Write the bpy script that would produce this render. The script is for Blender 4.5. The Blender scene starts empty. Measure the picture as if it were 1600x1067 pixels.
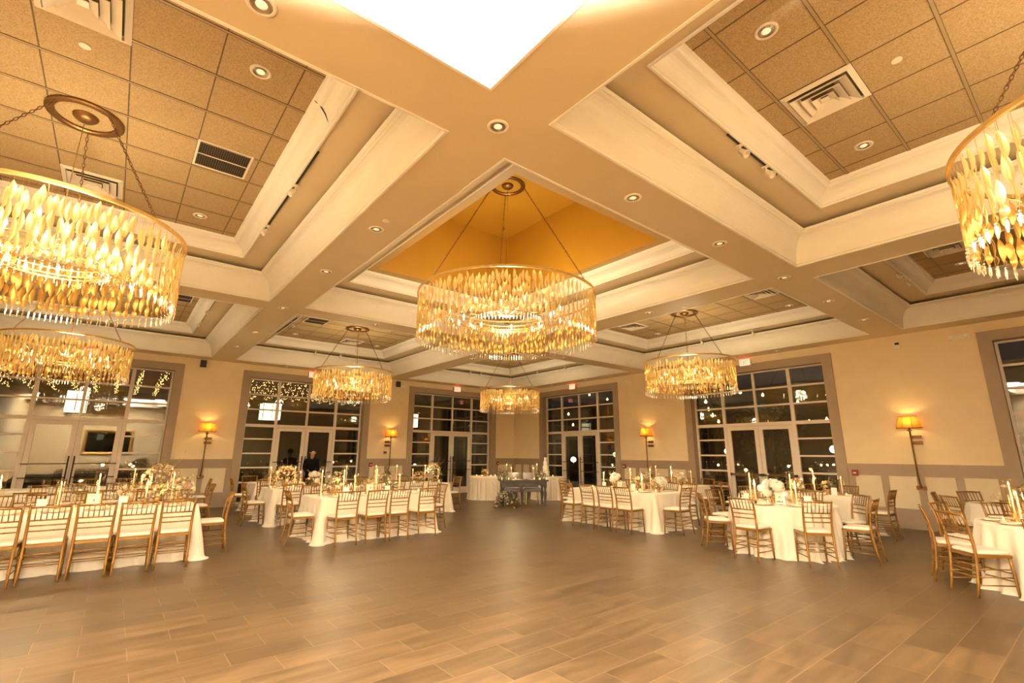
import bpy, bmesh, math, random
from mathutils import Vector, Matrix
R = math.radians
PI = math.pi
rnd = random.Random(7)
S = bpy.context.scene
COL = S.collection

# ------------------------------------------------------------------ camera
H_EYE = 1.48
cam_d = bpy.data.cameras.new('camera')
cam_d.sensor_width = 36.0
cam_d.lens = 751.8 * 36.0 / 1600.0
cam_d.clip_start = 0.05
cam_d.clip_end = 200
cam = bpy.data.objects.new('camera', cam_d)
COL.objects.link(cam)
_yaw, _pitch, _roll = -0.891168, 0.229229, 0.00443
_f = Vector((math.sin(_yaw) * math.cos(_pitch), math.cos(_yaw) * math.cos(_pitch), math.sin(_pitch)))
_r0 = Vector((math.cos(_yaw), -math.sin(_yaw), 0))
_u0 = _r0.cross(_f)
_r = _r0 * math.cos(_roll) + _u0 * math.sin(_roll)
_u = _r.cross(_f)
_m = Matrix((_r, _u, -_f)).transposed().to_4x4()
_m.translation = Vector((0, 0, H_EYE))
cam.matrix_world = _m
S.camera = cam

# ------------------------------------------------------------------ world, exposure
W = bpy.data.worlds.new('night_sky')
S.world = W
W.use_nodes = True
W.node_tree.nodes['Background'].inputs[0].default_value = (0.010, 0.012, 0.02, 1)
W.node_tree.nodes['Background'].inputs[1].default_value = 0.5
S.view_settings.view_transform = 'Standard'
S.view_settings.look = 'None'
S.view_settings.gamma = 1
S.view_settings.use_curve_mapping = False
S.view_settings.exposure = 0.27
cy = S.cycles
cy.max_bounces = 7
cy.diffuse_bounces = 4
cy.glossy_bounces = 3
cy.transmission_bounces = 4
cy.transparent_max_bounces = 24
cy.sample_clamp_indirect = 14.0
cy.sample_clamp_direct = 0.0
cy.caustics_reflective = False
cy.caustics_refractive = False
cy.use_denoising = True

WARM = (1.0, 0.81, 0.50)
CAND = (1.0, 0.64, 0.33)


def lamp(name, kind, loc, power, color, size=0.1, rot=None, spot=None, blend=0.3, size_y=None):
    d = bpy.data.lights.new(name, kind)
    d.energy = power
    d.color = color
    if kind in ('POINT', 'SPOT'):
        d.shadow_soft_size = size
    if kind == 'AREA':
        d.size = size
        if size_y:
            d.shape = 'RECTANGLE'
            d.size_y = size_y
    if spot:
        d.spot_size = R(spot)
        d.spot_blend = blend
    o = bpy.data.objects.new(name, d)
    o.location = loc
    if rot:
        o.rotation_euler = rot
    COL.objects.link(o)
    return o


# the photographer's flash, aimed up into the coffer over the camera
lamp('bounce_flash', 'SPOT', (0.5, -0.75, 2.05), 15000, (1.0, 0.94, 0.85), 0.08, (PI, 0, 0), 118, 0.12)

# ------------------------------------------------------------------ materials
MATS = {}


def _new(name):
    m = bpy.data.materials.new(name)
    m.use_nodes = True
    nt = m.node_tree
    return m, nt, nt.nodes, nt.links, nt.nodes['Principled BSDF']


def mat(name, col, rough=0.6, metal=0.0, var=0.0, vscale=6.0, bump=0.0, bscale=60.0, spec=0.5, coat=0.0, sheen=0.0, stretch=None):
    m, nt, N, L, P = _new(name)
    P.inputs['Base Color'].default_value = (*col, 1)
    P.inputs['Roughness'].default_value = rough
    P.inputs['Metallic'].default_value = metal
    P.inputs['Specular IOR Level'].default_value = spec
    P.inputs['Coat Weight'].default_value = coat
    P.inputs['Sheen Weight'].default_value = sheen
    tc = N.new('ShaderNodeTexCoord')
    src = tc.outputs['Object']
    if stretch:
        mp = N.new('ShaderNodeMapping')
        mp.inputs['Scale'].default_value = stretch
        L.new(src, mp.inputs['Vector'])
        src = mp.outputs['Vector']
    n = N.new('ShaderNodeTexNoise')
    n.inputs['Scale'].default_value = vscale
    n.inputs['Detail'].default_value = 4
    L.new(src, n.inputs['Vector'])
    rp = N.new('ShaderNodeValToRGB')
    a = tuple(max(0, c * (1 - var)) for c in col)
    b = tuple(min(1, c * (1 + var)) for c in col)
    rp.color_ramp.elements[0].position = 0.3
    rp.color_ramp.elements[1].position = 0.7
    rp.color_ramp.elements[0].color = (*a, 1)
    rp.color_ramp.elements[1].color = (*b, 1)
    L.new(n.outputs['Fac'], rp.inputs['Fac'])
    L.new(rp.outputs['Color'], P.inputs['Base Color'])
    if bump > 0:
        n2 = N.new('ShaderNodeTexNoise')
        n2.inputs['Scale'].default_value = bscale
        n2.inputs['Detail'].default_value = 3
        L.new(src, n2.inputs['Vector'])
        bp = N.new('ShaderNodeBump')
        bp.inputs['Strength'].default_value = bump
        bp.inputs['Distance'].default_value = 0.01
        L.new(n2.outputs['Fac'], bp.inputs['Height'])
        L.new(bp.outputs['Normal'], P.inputs['Normal'])
    return m


def emis(name, col, strength, sample=False):
    m, nt, N, L, P = _new(name)
    P.inputs['Base Color'].default_value = (*col, 1)
    P.inputs['Emission Color'].default_value = (*col, 1)
    P.inputs['Emission Strength'].default_value = strength
    if not sample:
        m.cycles.emission_sampling = 'NONE'
    return m


def glass(name, tint, refl, rough=0.0, gcol=(1, 1, 1), body=None, bodyfac=0.0, shadowless=True):
    m, nt, N, L, P = _new(name)
    N.remove(P)
    out = N['Material Output']
    t = N.new('ShaderNodeBsdfTransparent')
    t.inputs[0].default_value = (*tint, 1)
    g = N.new('ShaderNodeBsdfGlossy')
    g.inputs['Color'].default_value = (*gcol, 1)
    g.inputs['Roughness'].default_value = rough
    lw = N.new('ShaderNodeLayerWeight')
    lw.inputs['Blend'].default_value = 0.5
    pw = N.new('ShaderNodeMath')
    pw.operation = 'POWER'
    pw.inputs[1].default_value = 4.0
    L.new(lw.outputs['Facing'], pw.inputs[0])
    mr = N.new('ShaderNodeMath')
    mr.operation = 'MULTIPLY_ADD'
    mr.inputs[1].default_value = 0.55
    mr.inputs[2].default_value = refl
    mr.use_clamp = True
    L.new(pw.outputs[0], mr.inputs[0])
    mx = N.new('ShaderNodeMixShader')
    L.new(mr.outputs[0], mx.inputs[0])
    L.new(t.outputs[0], mx.inputs[1])
    L.new(g.outputs[0], mx.inputs[2])
    last = mx
    if body:
        d = N.new('ShaderNodeBsdfTranslucent')
        d.inputs[0].default_value = (*body, 1)
        m2 = N.new('ShaderNodeMixShader')
        m2.inputs[0].default_value = bodyfac
        L.new(mx.outputs[0], m2.inputs[1])
        L.new(d.outputs[0], m2.inputs[2])
        last = m2
    L.new(last.outputs[0], out.inputs[0])
    return m


def leaf_mat():
    m, nt, N, L, P = _new('champagne_leaf_glass')
    out = N['Material Output']
    ge = N.new('ShaderNodeNewGeometry')
    cm = N.new('ShaderNodeMix')
    cm.data_type = 'RGBA'
    cm.inputs[6].default_value = (0.62, 0.36, 0.085, 1)   # inner gilded face
    cm.inputs[7].default_value = (0.84, 0.68, 0.38, 1)    # outer champagne face
    L.new(ge.outputs['Backfacing'], cm.inputs['Factor'])
    L.new(cm.outputs[2], P.inputs['Base Color'])
    P.inputs['Metallic'].default_value = 0.6
    P.inputs['Roughness'].default_value = 0.28
    tc = N.new('ShaderNodeTexCoord')
    mp = N.new('ShaderNodeMapping')
    mp.inputs['Scale'].default_value = (420, 420, 4)
    L.new(tc.outputs['Object'], mp.inputs['Vector'])
    n = N.new('ShaderNodeTexNoise')
    n.inputs['Scale'].default_value = 1.0
    L.new(mp.outputs['Vector'], n.inputs['Vector'])
    bp = N.new('ShaderNodeBump')
    bp.inputs['Strength'].default_value = 0.5
    bp.inputs['Distance'].default_value = 0.003
    L.new(n.outputs['Fac'], bp.inputs['Height'])
    L.new(bp.outputs['Normal'], P.inputs['Normal'])
    t = N.new('ShaderNodeBsdfTranslucent')
    t.inputs[0].default_value = (0.74, 0.47, 0.14, 1)
    x = N.new('ShaderNodeMixShader')
    x.inputs[0].default_value = 0.36
    L.new(P.outputs[0], x.inputs[1])
    L.new(t.outputs[0], x.inputs[2])
    tr = N.new('ShaderNodeBsdfTransparent')
    tr.inputs[0].default_value = (1.0, 0.86, 0.60, 1)
    y = N.new('ShaderNodeMixShader')
    y.inputs[0].default_value = 0.10
    L.new(x.outputs[0], y.inputs[1])
    L.new(tr.outputs[0], y.inputs[2])
    L.new(y.outputs[0], out.inputs[0])
    return m


M = {}
M['wall'] = mat('cream_wall_paint', (0.80, 0.64, 0.41), 0.75, var=0.03, vscale=3, bump=0.25, bscale=90)
M['soffit'] = mat('tan_ceiling_paint', (0.68, 0.545, 0.345), 0.6, var=0.02, vscale=2, bump=0.1, bscale=60)
M['cove'] = mat('white_cove_plaster', (0.84, 0.785, 0.69), 0.5, var=0.02, vscale=3)
M['vault'] = mat('golden_vault_paint', (0.50, 0.255, 0.016), 0.6, var=0.04, vscale=1.5)
M['ledge'] = mat('golden_tan_ledge_paint', (0.50, 0.32, 0.11), 0.6, var=0.03, vscale=2)
M['trim'] = mat('taupe_trim_paint', (0.36, 0.265, 0.175), 0.55, var=0.04, vscale=4)
M['panel'] = mat('cream_panel_paint', (0.74, 0.62, 0.43), 0.6, var=0.02)
M['frame'] = mat('white_window_metal', (0.70, 0.60, 0.50), 0.4, var=0.02)
M['dark'] = mat('dark_bronze_metal', (0.035, 0.022, 0.014), 0.4, 0.6, var=0.1)
M['tbar'] = mat('ceiling_grid_metal', (0.36, 0.25, 0.125), 0.5, var=0.03)
M['tbar_gap'] = mat('ceiling_grid_groove', (0.14, 0.09, 0.045), 0.8, var=0.03)
M['gold'] = mat('brushed_gold_metal', (0.78, 0.54, 0.20), 0.32, 0.95, var=0.06, vscale=20)
M['bronze'] = mat('aged_bronze_metal', (0.22, 0.11, 0.038), 0.4, 0.8, var=0.12, vscale=12)
M['chair'] = mat('gold_painted_wood', (0.25, 0.118, 0.016), 0.36, 0.3, var=0.12, vscale=14, coat=0.2)
M['cushion'] = mat('ivory_seat_fabric', (0.80, 0.71, 0.58), 0.8, var=0.03, bump=0.2, bscale=200)
M['linen'] = mat('ivory_table_linen', (0.80, 0.715, 0.58), 0.85, var=0.025, vscale=3, bump=0.15, bscale=220, sheen=0.2)
M['metal'] = mat('satin_silver_metal', (0.62, 0.55, 0.45), 0.25, 0.9, var=0.05)
M['vent'] = mat('white_vent_enamel', (0.78, 0.68, 0.54), 0.45, var=0.02)
M['vent_back'] = mat('vent_duct_grey', (0.20, 0.145, 0.085), 0.9, var=0.1)
M['vent_dark'] = mat('vent_shadow_gap', (0.03, 0.022, 0.015), 0.9, var=0.1)
M['candle'] = mat('ivory_candle_wax', (0.92, 0.88, 0.78), 0.5, var=0.02)
M['china'] = mat('white_china', (0.90, 0.84, 0.74), 0.2, var=0.01)
M['paper'] = mat('cream_card_paper', (0.90, 0.84, 0.72), 0.7, var=0.01)
M['ink'] = mat('dark_ink', (0.05, 0.045, 0.05), 0.6, var=0.1)
M['petal'] = mat('cream_flower_petal', (0.80, 0.66, 0.42), 0.6, var=0.06, vscale=30)
M['petal_white'] = mat('white_flower_petal', (0.80, 0.74, 0.64), 0.6, var=0.04, vscale=30)
M['petal_blush'] = mat('blush_flower_petal', (0.85, 0.52, 0.36), 0.6, var=0.08, vscale=30)
M['petal_wine'] = mat('burgundy_flower_petal', (0.28, 0.05, 0.03), 0.6, var=0.1, vscale=30)
M['leafy'] = mat('green_foliage', (0.10, 0.16, 0.06), 0.6, var=0.3, vscale=20)
M['leafy_gold'] = mat('olive_foliage', (0.34, 0.27, 0.08), 0.6, var=0.25, vscale=20)
M['farm'] = mat('charcoal_stained_wood', (0.075, 0.066, 0.062), 0.5, var=0.25, vscale=9, stretch=(1, 8, 8), bump=0.2)
M['grey_fabric'] = mat('grey_upholstery', (0.40, 0.36, 0.38), 0.85, var=0.06, bump=0.2, bscale=200)
M['white_wood'] = mat('whitewashed_wood', (0.80, 0.74, 0.64), 0.5, var=0.05, vscale=8)
M['suit'] = mat('dark_navy_suit', (0.006, 0.006, 0.009), 0.9, var=0.15, spec=0.1)
M['skin'] = mat('skin', (0.45, 0.25, 0.15), 0.5, var=0.04)
M['hair'] = mat('dark_hair', (0.010, 0.006, 0.004), 0.9, var=0.2, vscale=60)
M['red'] = mat('red_enamel', (0.30, 0.025, 0.02), 0.4, var=0.03)
M['black'] = mat('black_plastic', (0.02, 0.018, 0.018), 0.4, var=0.1)
M['plastic'] = mat('cream_plastic', (0.80, 0.70, 0.52), 0.4, var=0.02)
M['patio'] = mat('dark_patio_stone', (0.06, 0.045, 0.03), 0.7, var=0.2, vscale=2)
M['redwood'] = mat('red_stained_boards', (0.22, 0.05, 0.02), 0.6, var=0.2, vscale=4, stretch=(1, 8, 1))
M['bark'] = mat('tree_bark', (0.10, 0.06, 0.035), 0.9, var=0.3, bump=0.5, bscale=20)
M['tree_leaf'] = mat('night_tree_leaves', (0.06, 0.065, 0.02), 0.7, var=0.4, vscale=3)
M['brick'] = mat('dim_outer_plaster', (0.08, 0.052, 0.03), 0.8, var=0.15, vscale=1.5)
M['mirror'] = mat('mirror_glass', (0.30, 0.34, 0.38), 0.03, 1.0, var=0.01)
M['oldgold'] = mat('antique_gold_frame', (0.42, 0.24, 0.07), 0.4, 0.7, var=0.3, vscale=30, bump=0.6, bscale=40)
M['pane'] = glass('window_glass', (0.93, 0.95, 0.92), 0.065)
M['clear'] = glass('clear_glass', (0.98, 0.97, 0.94), 0.07)
M['amber'] = glass('amber_candle_glass', (1.0, 0.96, 0.88), 0.045, gcol=(1, 0.85, 0.6))
M['crystal'] = glass('clear_crystal', (0.97, 0.93, 0.87), 0.42, 0.08)
M['leafglass'] = leaf_mat()
M['shade'] = glass('amber_lampshade_silk', (0.9, 0.5, 0.15), 0.0, 0.8, (0.9, 0.6, 0.3), (0.34, 0.145, 0.026), 0.96)
M['bulb'] = emis('chandelier_bulb_glow', (1.0, 0.74, 0.36), 13)
M['flame'] = emis('candle_flame_glow', (1.0, 0.62, 0.22), 15)
M['fairy'] = emis('fairy_light_glow', (1.0, 0.60, 0.18), 6)
M['festoon'] = emis('festoon_bulb_glow', (1.0, 0.62, 0.24), 10)
M['lantern'] = emis('lantern_glow', (1.0, 0.80, 0.48), 3.2)
M['globe'] = emis('globe_lamp_glow', (1.0, 0.88, 0.66), 5.0)
M['can'] = emis('recessed_lamp_glow', (1.0, 0.78, 0.50), 0.55)
M['exit'] = emis('exit_sign_face', (1.0, 0.62, 0.42), 0.9)
M['exit_red'] = emis('exit_letter_red', (1.0, 0.10, 0.05), 1.6)
M['red_glow'] = emis('exit_red_lens', (1.0, 0.12, 0.04), 2.0)


def tile_mat():
    m, nt, N, L, P = _new('acoustic_ceiling_tile')
    tc = N.new('ShaderNodeTexCoord')
    n = N.new('ShaderNodeTexNoise')
    n.inputs['Scale'].default_value = 90
    n.inputs['Detail'].default_value = 6
    L.new(tc.outputs['Object'], n.inputs['Vector'])
    rp = N.new('ShaderNodeValToRGB')
    rp.color_ramp.elements[0].position = 0.36
    rp.color_ramp.elements[0].color = (0.35, 0.235, 0.105, 1)
    rp.color_ramp.elements[1].position = 0.6
    rp.color_ramp.elements[1].color = (0.49, 0.345, 0.175, 1)
    L.new(n.outputs['Fac'], rp.inputs['Fac'])
    L.new(rp.outputs['Color'], P.inputs['Base Color'])
    P.inputs['Roughness'].default_value = 0.9
    bp = N.new('ShaderNodeBump')
    bp.inputs['Strength'].default_value = 0.4
    bp.inputs['Distance'].default_value = 0.004
    L.new(n.outputs['Fac'], bp.inputs['Height'])
    L.new(bp.outputs['Normal'], P.inputs['Normal'])
    return m


def floor_mat():
    m, nt, N, L, P = _new('stone_look_floor_tile')
    tc = N.new('ShaderNodeTexCoord')
    mp = N.new('ShaderNodeMapping')
    mp.inputs['Rotation'].default_value = (0, 0, PI / 2)
    mp.inputs['Location'].default_value = (0.02, -0.045, 0)
    L.new(tc.outputs['Object'], mp.inputs['Vector'])
    br = N.new('ShaderNodeTexBrick')
    br.offset = 0.5
    br.offset_frequency = 2
    br.inputs['Color1'].default_value = (0, 0, 0, 1)
    br.inputs['Color2'].default_value = (1, 1, 1, 1)
    br.inputs['Mortar'].default_value = (0.5, 0.5, 0.5, 1)
    br.inputs['Scale'].default_value = 1.0
    br.inputs['Brick Width'].default_value = 0.574
    br.inputs['Row Height'].default_value = 0.287
    br.inputs['Mortar Size'].default_value = 0.0036
    br.inputs['Mortar Smooth'].default_value = 0.3
    L.new(mp.outputs['Vector'], br.inputs['Vector'])
    # veins that run along the boards, shifted per tile
    sep = N.new('ShaderNodeSeparateColor')
    L.new(br.outputs['Color'], sep.inputs[0])
    mul = N.new('ShaderNodeVectorMath')
    mul.operation = 'MULTIPLY_ADD'
    L.new(br.outputs['Color'], mul.inputs[0])
    mul.inputs[1].default_value = (3.0, 5.0, 7.0)
    L.new(mp.outputs['Vector'], mul.inputs[2])
    m2 = N.new('ShaderNodeMapping')
    m2.inputs['Scale'].default_value = (1.0, 7.0, 1)
    m2.inputs['Rotation'].default_value = (0, 0, 0.12)
    L.new(mul.outputs[0], m2.inputs['Vector'])
    n = N.new('ShaderNodeTexNoise')
    n.inputs['Scale'].default_value = 1.6
    n.inputs['Detail'].default_value = 7
    n.inputs['Roughness'].default_value = 0.6
    n.inputs['Distortion'].default_value = 0.6
    L.new(m2.outputs['Vector'], n.inputs['Vector'])
    rp = N.new('ShaderNodeValToRGB')
    e = rp.color_ramp.elements
    e[0].position = 0.30
    e[0].color = (0.066, 0.038, 0.0165, 1)
    e[1].position = 0.72
    e[1].color = (0.158, 0.095, 0.044, 1)
    k = rp.color_ramp.elements.new(0.5)
    k.color = (0.108, 0.066, 0.031, 1)
    L.new(n.outputs['Fac'], rp.inputs['Fac'])
    tone = N.new('ShaderNodeMapRange')
    tone.inputs['To Min'].default_value = 0.80
    tone.inputs['To Max'].default_value = 1.14
    L.new(sep.outputs[0], tone.inputs['Value'])
    sc = N.new('ShaderNodeVectorMath')
    sc.operation = 'SCALE'
    L.new(rp.outputs['Color'], sc.inputs[0])
    L.new(tone.outputs['Result'], sc.inputs['Scale'])
    mx = N.new('ShaderNodeMix')
    mx.data_type = 'RGBA'
    L.new(br.outputs['Fac'], mx.inputs['Factor'])
    L.new(sc.outputs[0], mx.inputs[6])
    mx.inputs[7].default_value = (0.185, 0.120, 0.066, 1)
    L.new(mx.outputs[2], P.inputs['Base Color'])
    rr = N.new('ShaderNodeMapRange')
    P.inputs['Specular IOR Level'].default_value = 0.4
    rr.inputs['To Min'].default_value = 0.28
    rr.inputs['To Max'].default_value = 0.46
    L.new(n.outputs['Fac'], rr.inputs['Value'])
    L.new(rr.outputs['Result'], P.inputs['Roughness'])
    bp = N.new('ShaderNodeBump')
    bp.inputs['Strength'].default_value = 0.25
    bp.inputs['Distance'].default_value = 0.003
    inv = N.new('ShaderNodeMath')
    inv.operation = 'SUBTRACT'
    inv.inputs[0].default_value = 1
    L.new(br.outputs['Fac'], inv.inputs[1])
    L.new(inv.outputs[0], bp.inputs['Height'])
    L.new(bp.outputs['Normal'], P.inputs['Normal'])
    return m


M['tile'] = tile_mat()
M['floor'] = floor_mat()


# ------------------------------------------------------------------ mesh helpers
class MB:
    def __init__(self):
        self.v, self.f, self.mi, self.sm = [], [], [], []

    def mark(self):
        return len(self.v)

    def face(self, idx, m=0, s=False):
        self.f.append(tuple(idx))
        self.mi.append(m)
        self.sm.append(s)

    def poly(self, pts, m=0, s=False):
        b = len(self.v)
        self.v += [tuple(p) for p in pts]
        self.face(range(b, b + len(pts)), m, s)
        return self

    def box(self, x0, x1, y0, y1, z0, z1, m=0):
        b = len(self.v)
        self.v += [(x, y, z) for z in (z0, z1) for y in (y0, y1) for x in (x0, x1)]
        for q in ((0, 2, 3, 1), (4, 5, 7, 6), (0, 1, 5, 4), (2, 6, 7, 3), (0, 4, 6, 2), (1, 3, 7, 5)):
            self.face([b + i for i in q], m)
        return self

    def rings(self, rs, closed=True, cap0=True, cap1=True, m=0, s=True):
        b = len(self.v)
        n = len(rs[0])
        for r in rs:
            self.v += [tuple(p) for p in r]
        for j in range(len(rs) - 1):
            for i in range(n if closed else n - 1):
                i2 = (i + 1) % n
                self.face((b + j * n + i, b + j * n + i2, b + (j + 1) * n + i2, b + (j + 1) * n + i), m, s)
        if cap0:
            self.face([b + i for i in reversed(range(n))], m)
        if cap1:
            self.face([b + (len(rs) - 1) * n + i for i in range(n)], m)
        return self

    def tube(self, pts, r, n=8, m=0, caps=True):
        pts = [Vector(p) for p in pts]
        rr = r if isinstance(r, (list, tuple)) else [r] * len(pts)
        out = []
        prev = None
        for i, p in enumerate(pts):
            d = (pts[min(i + 1, len(pts) - 1)] - pts[max(i - 1, 0)]).normalized()
            if prev is None:
                a = Vector((0, 0, 1)) if abs(d.z) < 0.9 else Vector((1, 0, 0))
                x = d.cross(a).normalized()
            else:
                x = (prev - d * prev.dot(d)).normalized()
            prev = x
            y = d.cross(x)
            out.append([p + (x * math.cos(2 * PI * k / n) + y * math.sin(2 * PI * k / n)) * rr[i] for k in range(n)])
        return self.rings(out, True, caps, caps, m)

    def lathe(self, prof, n=16, c=(0, 0, 0), m=0, cap0=False, cap1=False, s=True):
        out = [[(c[0] + r * math.cos(2 * PI * k / n), c[1] + r * math.sin(2 * PI * k / n), c[2] + z) for k in range(n)] for r, z in prof]
        return self.rings(out, True, cap0, cap1, m, s)

    def torus(self, R0, r, c=(0, 0, 0), n=32, k=8, m=0, sz=1.0):
        b = len(self.v)
        for i in range(n):
            a = 2 * PI * i / n
            for j in range(k):
                t = 2 * PI * j / k
                q = R0 + r * math.cos(t)
                self.v.append((c[0] + q * math.cos(a), c[1] + q * math.sin(a), c[2] + r * sz * math.sin(t)))
        for i in range(n):
            for j in range(k):
                self.face((b + i * k + j, b + ((i + 1) % n) * k + j, b + ((i + 1) % n) * k + (j + 1) % k, b + i * k + (j + 1) % k), m, True)
        return self

    def ball(self, c, r, n=8, k=5, m=0, sz=1.0):
        prof = [(max(1e-4, r * math.sin(PI * j / k)), -r * sz * math.cos(PI * j / k)) for j in range(k + 1)]
        return self.lathe(prof, n, c, m)

    def xf(self, start, mtx):
        for i in range(start, len(self.v)):
            self.v[i] = tuple(mtx @ Vector(self.v[i]))
        return self

    def mesh(self, name, mats):
        me = bpy.data.meshes.new(name)
        me.from_pydata(self.v, [], self.f)
        for mm in (mats if isinstance(mats, (list, tuple)) else [mats]):
            me.materials.append(mm)
        me.polygons.foreach_set('material_index', self.mi)
        me.polygons.foreach_set('use_smooth', self.sm)
        me.update()
        return me

    def build(self, name, mats, parent=None, loc=(0, 0, 0), rot=(0, 0, 0)):
        return put(name, self.mesh(name, mats), parent, loc, rot)


def put(name, me, parent=None, loc=(0, 0, 0), rot=(0, 0, 0)):
    o = bpy.data.objects.new(name, me)
    o.location = loc
    o.rotation_euler = rot
    COL.objects.link(o)
    if parent:
        o.parent = parent
    return o


def empty(name, loc=(0, 0, 0), rz=0.0):
    o = bpy.data.objects.new(name, None)
    o.empty_display_size = 0.1
    o.location = loc
    o.rotation_euler = (0, 0, rz)
    COL.objects.link(o)
    return o


def tag(o, label=None, cat=None, group=None, kind=None):
    for k, v in (('label', label), ('category', cat), ('group', group), ('kind', kind)):
        if v:
            o[k] = v
    return o


def struct(o):
    o['kind'] = 'structure'
    return o


def copy_tree(o, parent=None):
    c = o.copy()
    COL.objects.link(c)
    c.parent = parent
    for ch in KIDS.get(o.name, []):
        copy_tree(ch, c)
    return c


KIDS = {}


def remember(root):
    """store the children of a prototype once, so copies never search the scene"""
    for o in list(COL.objects):
        if o.parent is not None:
            KIDS.setdefault(o.parent.name, [])
            if o not in KIDS[o.parent.name]:
                KIDS[o.parent.name].append(o)


ORD = ['first', 'second', 'third', 'fourth', 'fifth', 'sixth', 'seventh', 'eighth', 'ninth', 'tenth', 'eleventh', 'twelfth']

# ------------------------------------------------------------------ room shell
XW, YW = -16.04, 13.09        # left wall, right wall planes
XE, YS = 4.07, -3.77          # walls behind the camera
ZS, ZR, ZT = 4.07, 4.56, 4.77  # soffit, ring, tile heights
ZV = 6.1

b = MB()
b.poly([(XW - 0.3, YS, 0), (XE, YS, 0), (XE, YW + 0.3, 0), (XW - 0.3, YW + 0.3, 0)])
struct(b.build('floor', M['floor']))

WIN_W = 3.97
TRIM_W = 0.20
OPEN_TOP = 3.69
TRIM_TOP = 3.88
left_wins = [-2.74, 2.70, 8.14]
right_wins = [-14.42, -7.97, -1.43]


def wall_with_windows(name, root_loc, rz, u0, u1, starts):
    r = MB()
    ops = [(s + TRIM_W, s + WIN_W - TRIM_W) for s in starts]
    cur = u0
    for a, c in ops:
        r.box(cur, a, 0, 0.30, 0, ZS + 0.5)
        r.box(a, c, 0, 0.30, OPEN_TOP, ZS + 0.5)
        cur = c
    r.box(cur, u1, 0, 0.30, 0, ZS + 0.5)
    o = r.build(name, M['wall'], None, root_loc, (0, 0, rz))
    return struct(o)


LW = ((XW, 0, 0), PI / 2)     # local u -> +y, local n -> -x
RW = ((0, YW, 0), 0.0)        # local u -> +x, local n -> +y
wall_with_windows('wall_left', LW[0], LW[1], YS, YW, left_wins)
wall_with_windows('wall_right', RW[0], RW[1], XW - 0.3, XE, right_wins)
b = MB()
b.box(XE, XE + 0.2, YS - 0.2, YW + 0.3, 0, ZS + 0.5)
struct(b.build('wall_east', M['wall']))
b = MB()
b.box(XW - 0.3, XE, YS - 0.2, YS, 0, ZS + 0.5)
struct(b.build('wall_south', M['wall']))


def wainscot(wall, u0, u1, n, side):
    """stiles and rails round n cream panels, chair rail and base, local wall frame"""
    loc, rz = wall
    t = MB()
    t.box(u0, u1, -0.035, 0, 1.235, 1.275)
    t.box(u0, u1, -0.022, 0, 1.20, 1.235)
    t.box(u0, u1, -0.028, 0, 1.275, 1.30)
    t.box(u0, u1, -0.014, 0, 1.055, 1.20)
    t.box(u0, u1, -0.014, 0, 0.26, 0.40)
    g = 0.13
    w = (u1 - u0 - g * (n + 1)) / n
    for k in range(n + 1):
        t.box(u0 + k * (w + g), u0 + k * (w + g) + g, -0.014, 0, 0.40, 1.055)
    struct(t.build('trim_%d' % side, M['trim'], None, loc, (0, 0, rz)))
    q = MB()
    for k in range(n):
        a = u0 + g + k * (w + g)
        q.box(a, a + w, -0.004, 0, 0.40, 1.055)
    struct(q.build('trim_%d_panels' % side, M['panel'], None, loc, (0, 0, rz)))
    c = MB()
    c.box(u0, u1, -0.03, 0, 0.0, 0.24)
    c.box(u0, u1, -0.02, 0, 0.24, 0.26)
    struct(c.build('baseboard_%s' % ('left' if wall is LW else 'right'), M['trim'], None, loc, (0, 0, rz)))


def bays(wall, u0, u1, starts, ns, k0):
    cur = u0
    k = k0
    for s, n in zip(list(starts) + [None], ns):
        end = s if s is not None else u1
        if end - cur > 0.2:
            wainscot(wall, cur, end, n, k)
            k += 1
        cur = (s + WIN_W) if s is not None else end


bays(LW, YS, YW, left_wins, [2, 2, 2, 1], 1)
bays(RW, XW, XE, right_wins, [3, 4, 4, 2], 6)


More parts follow.
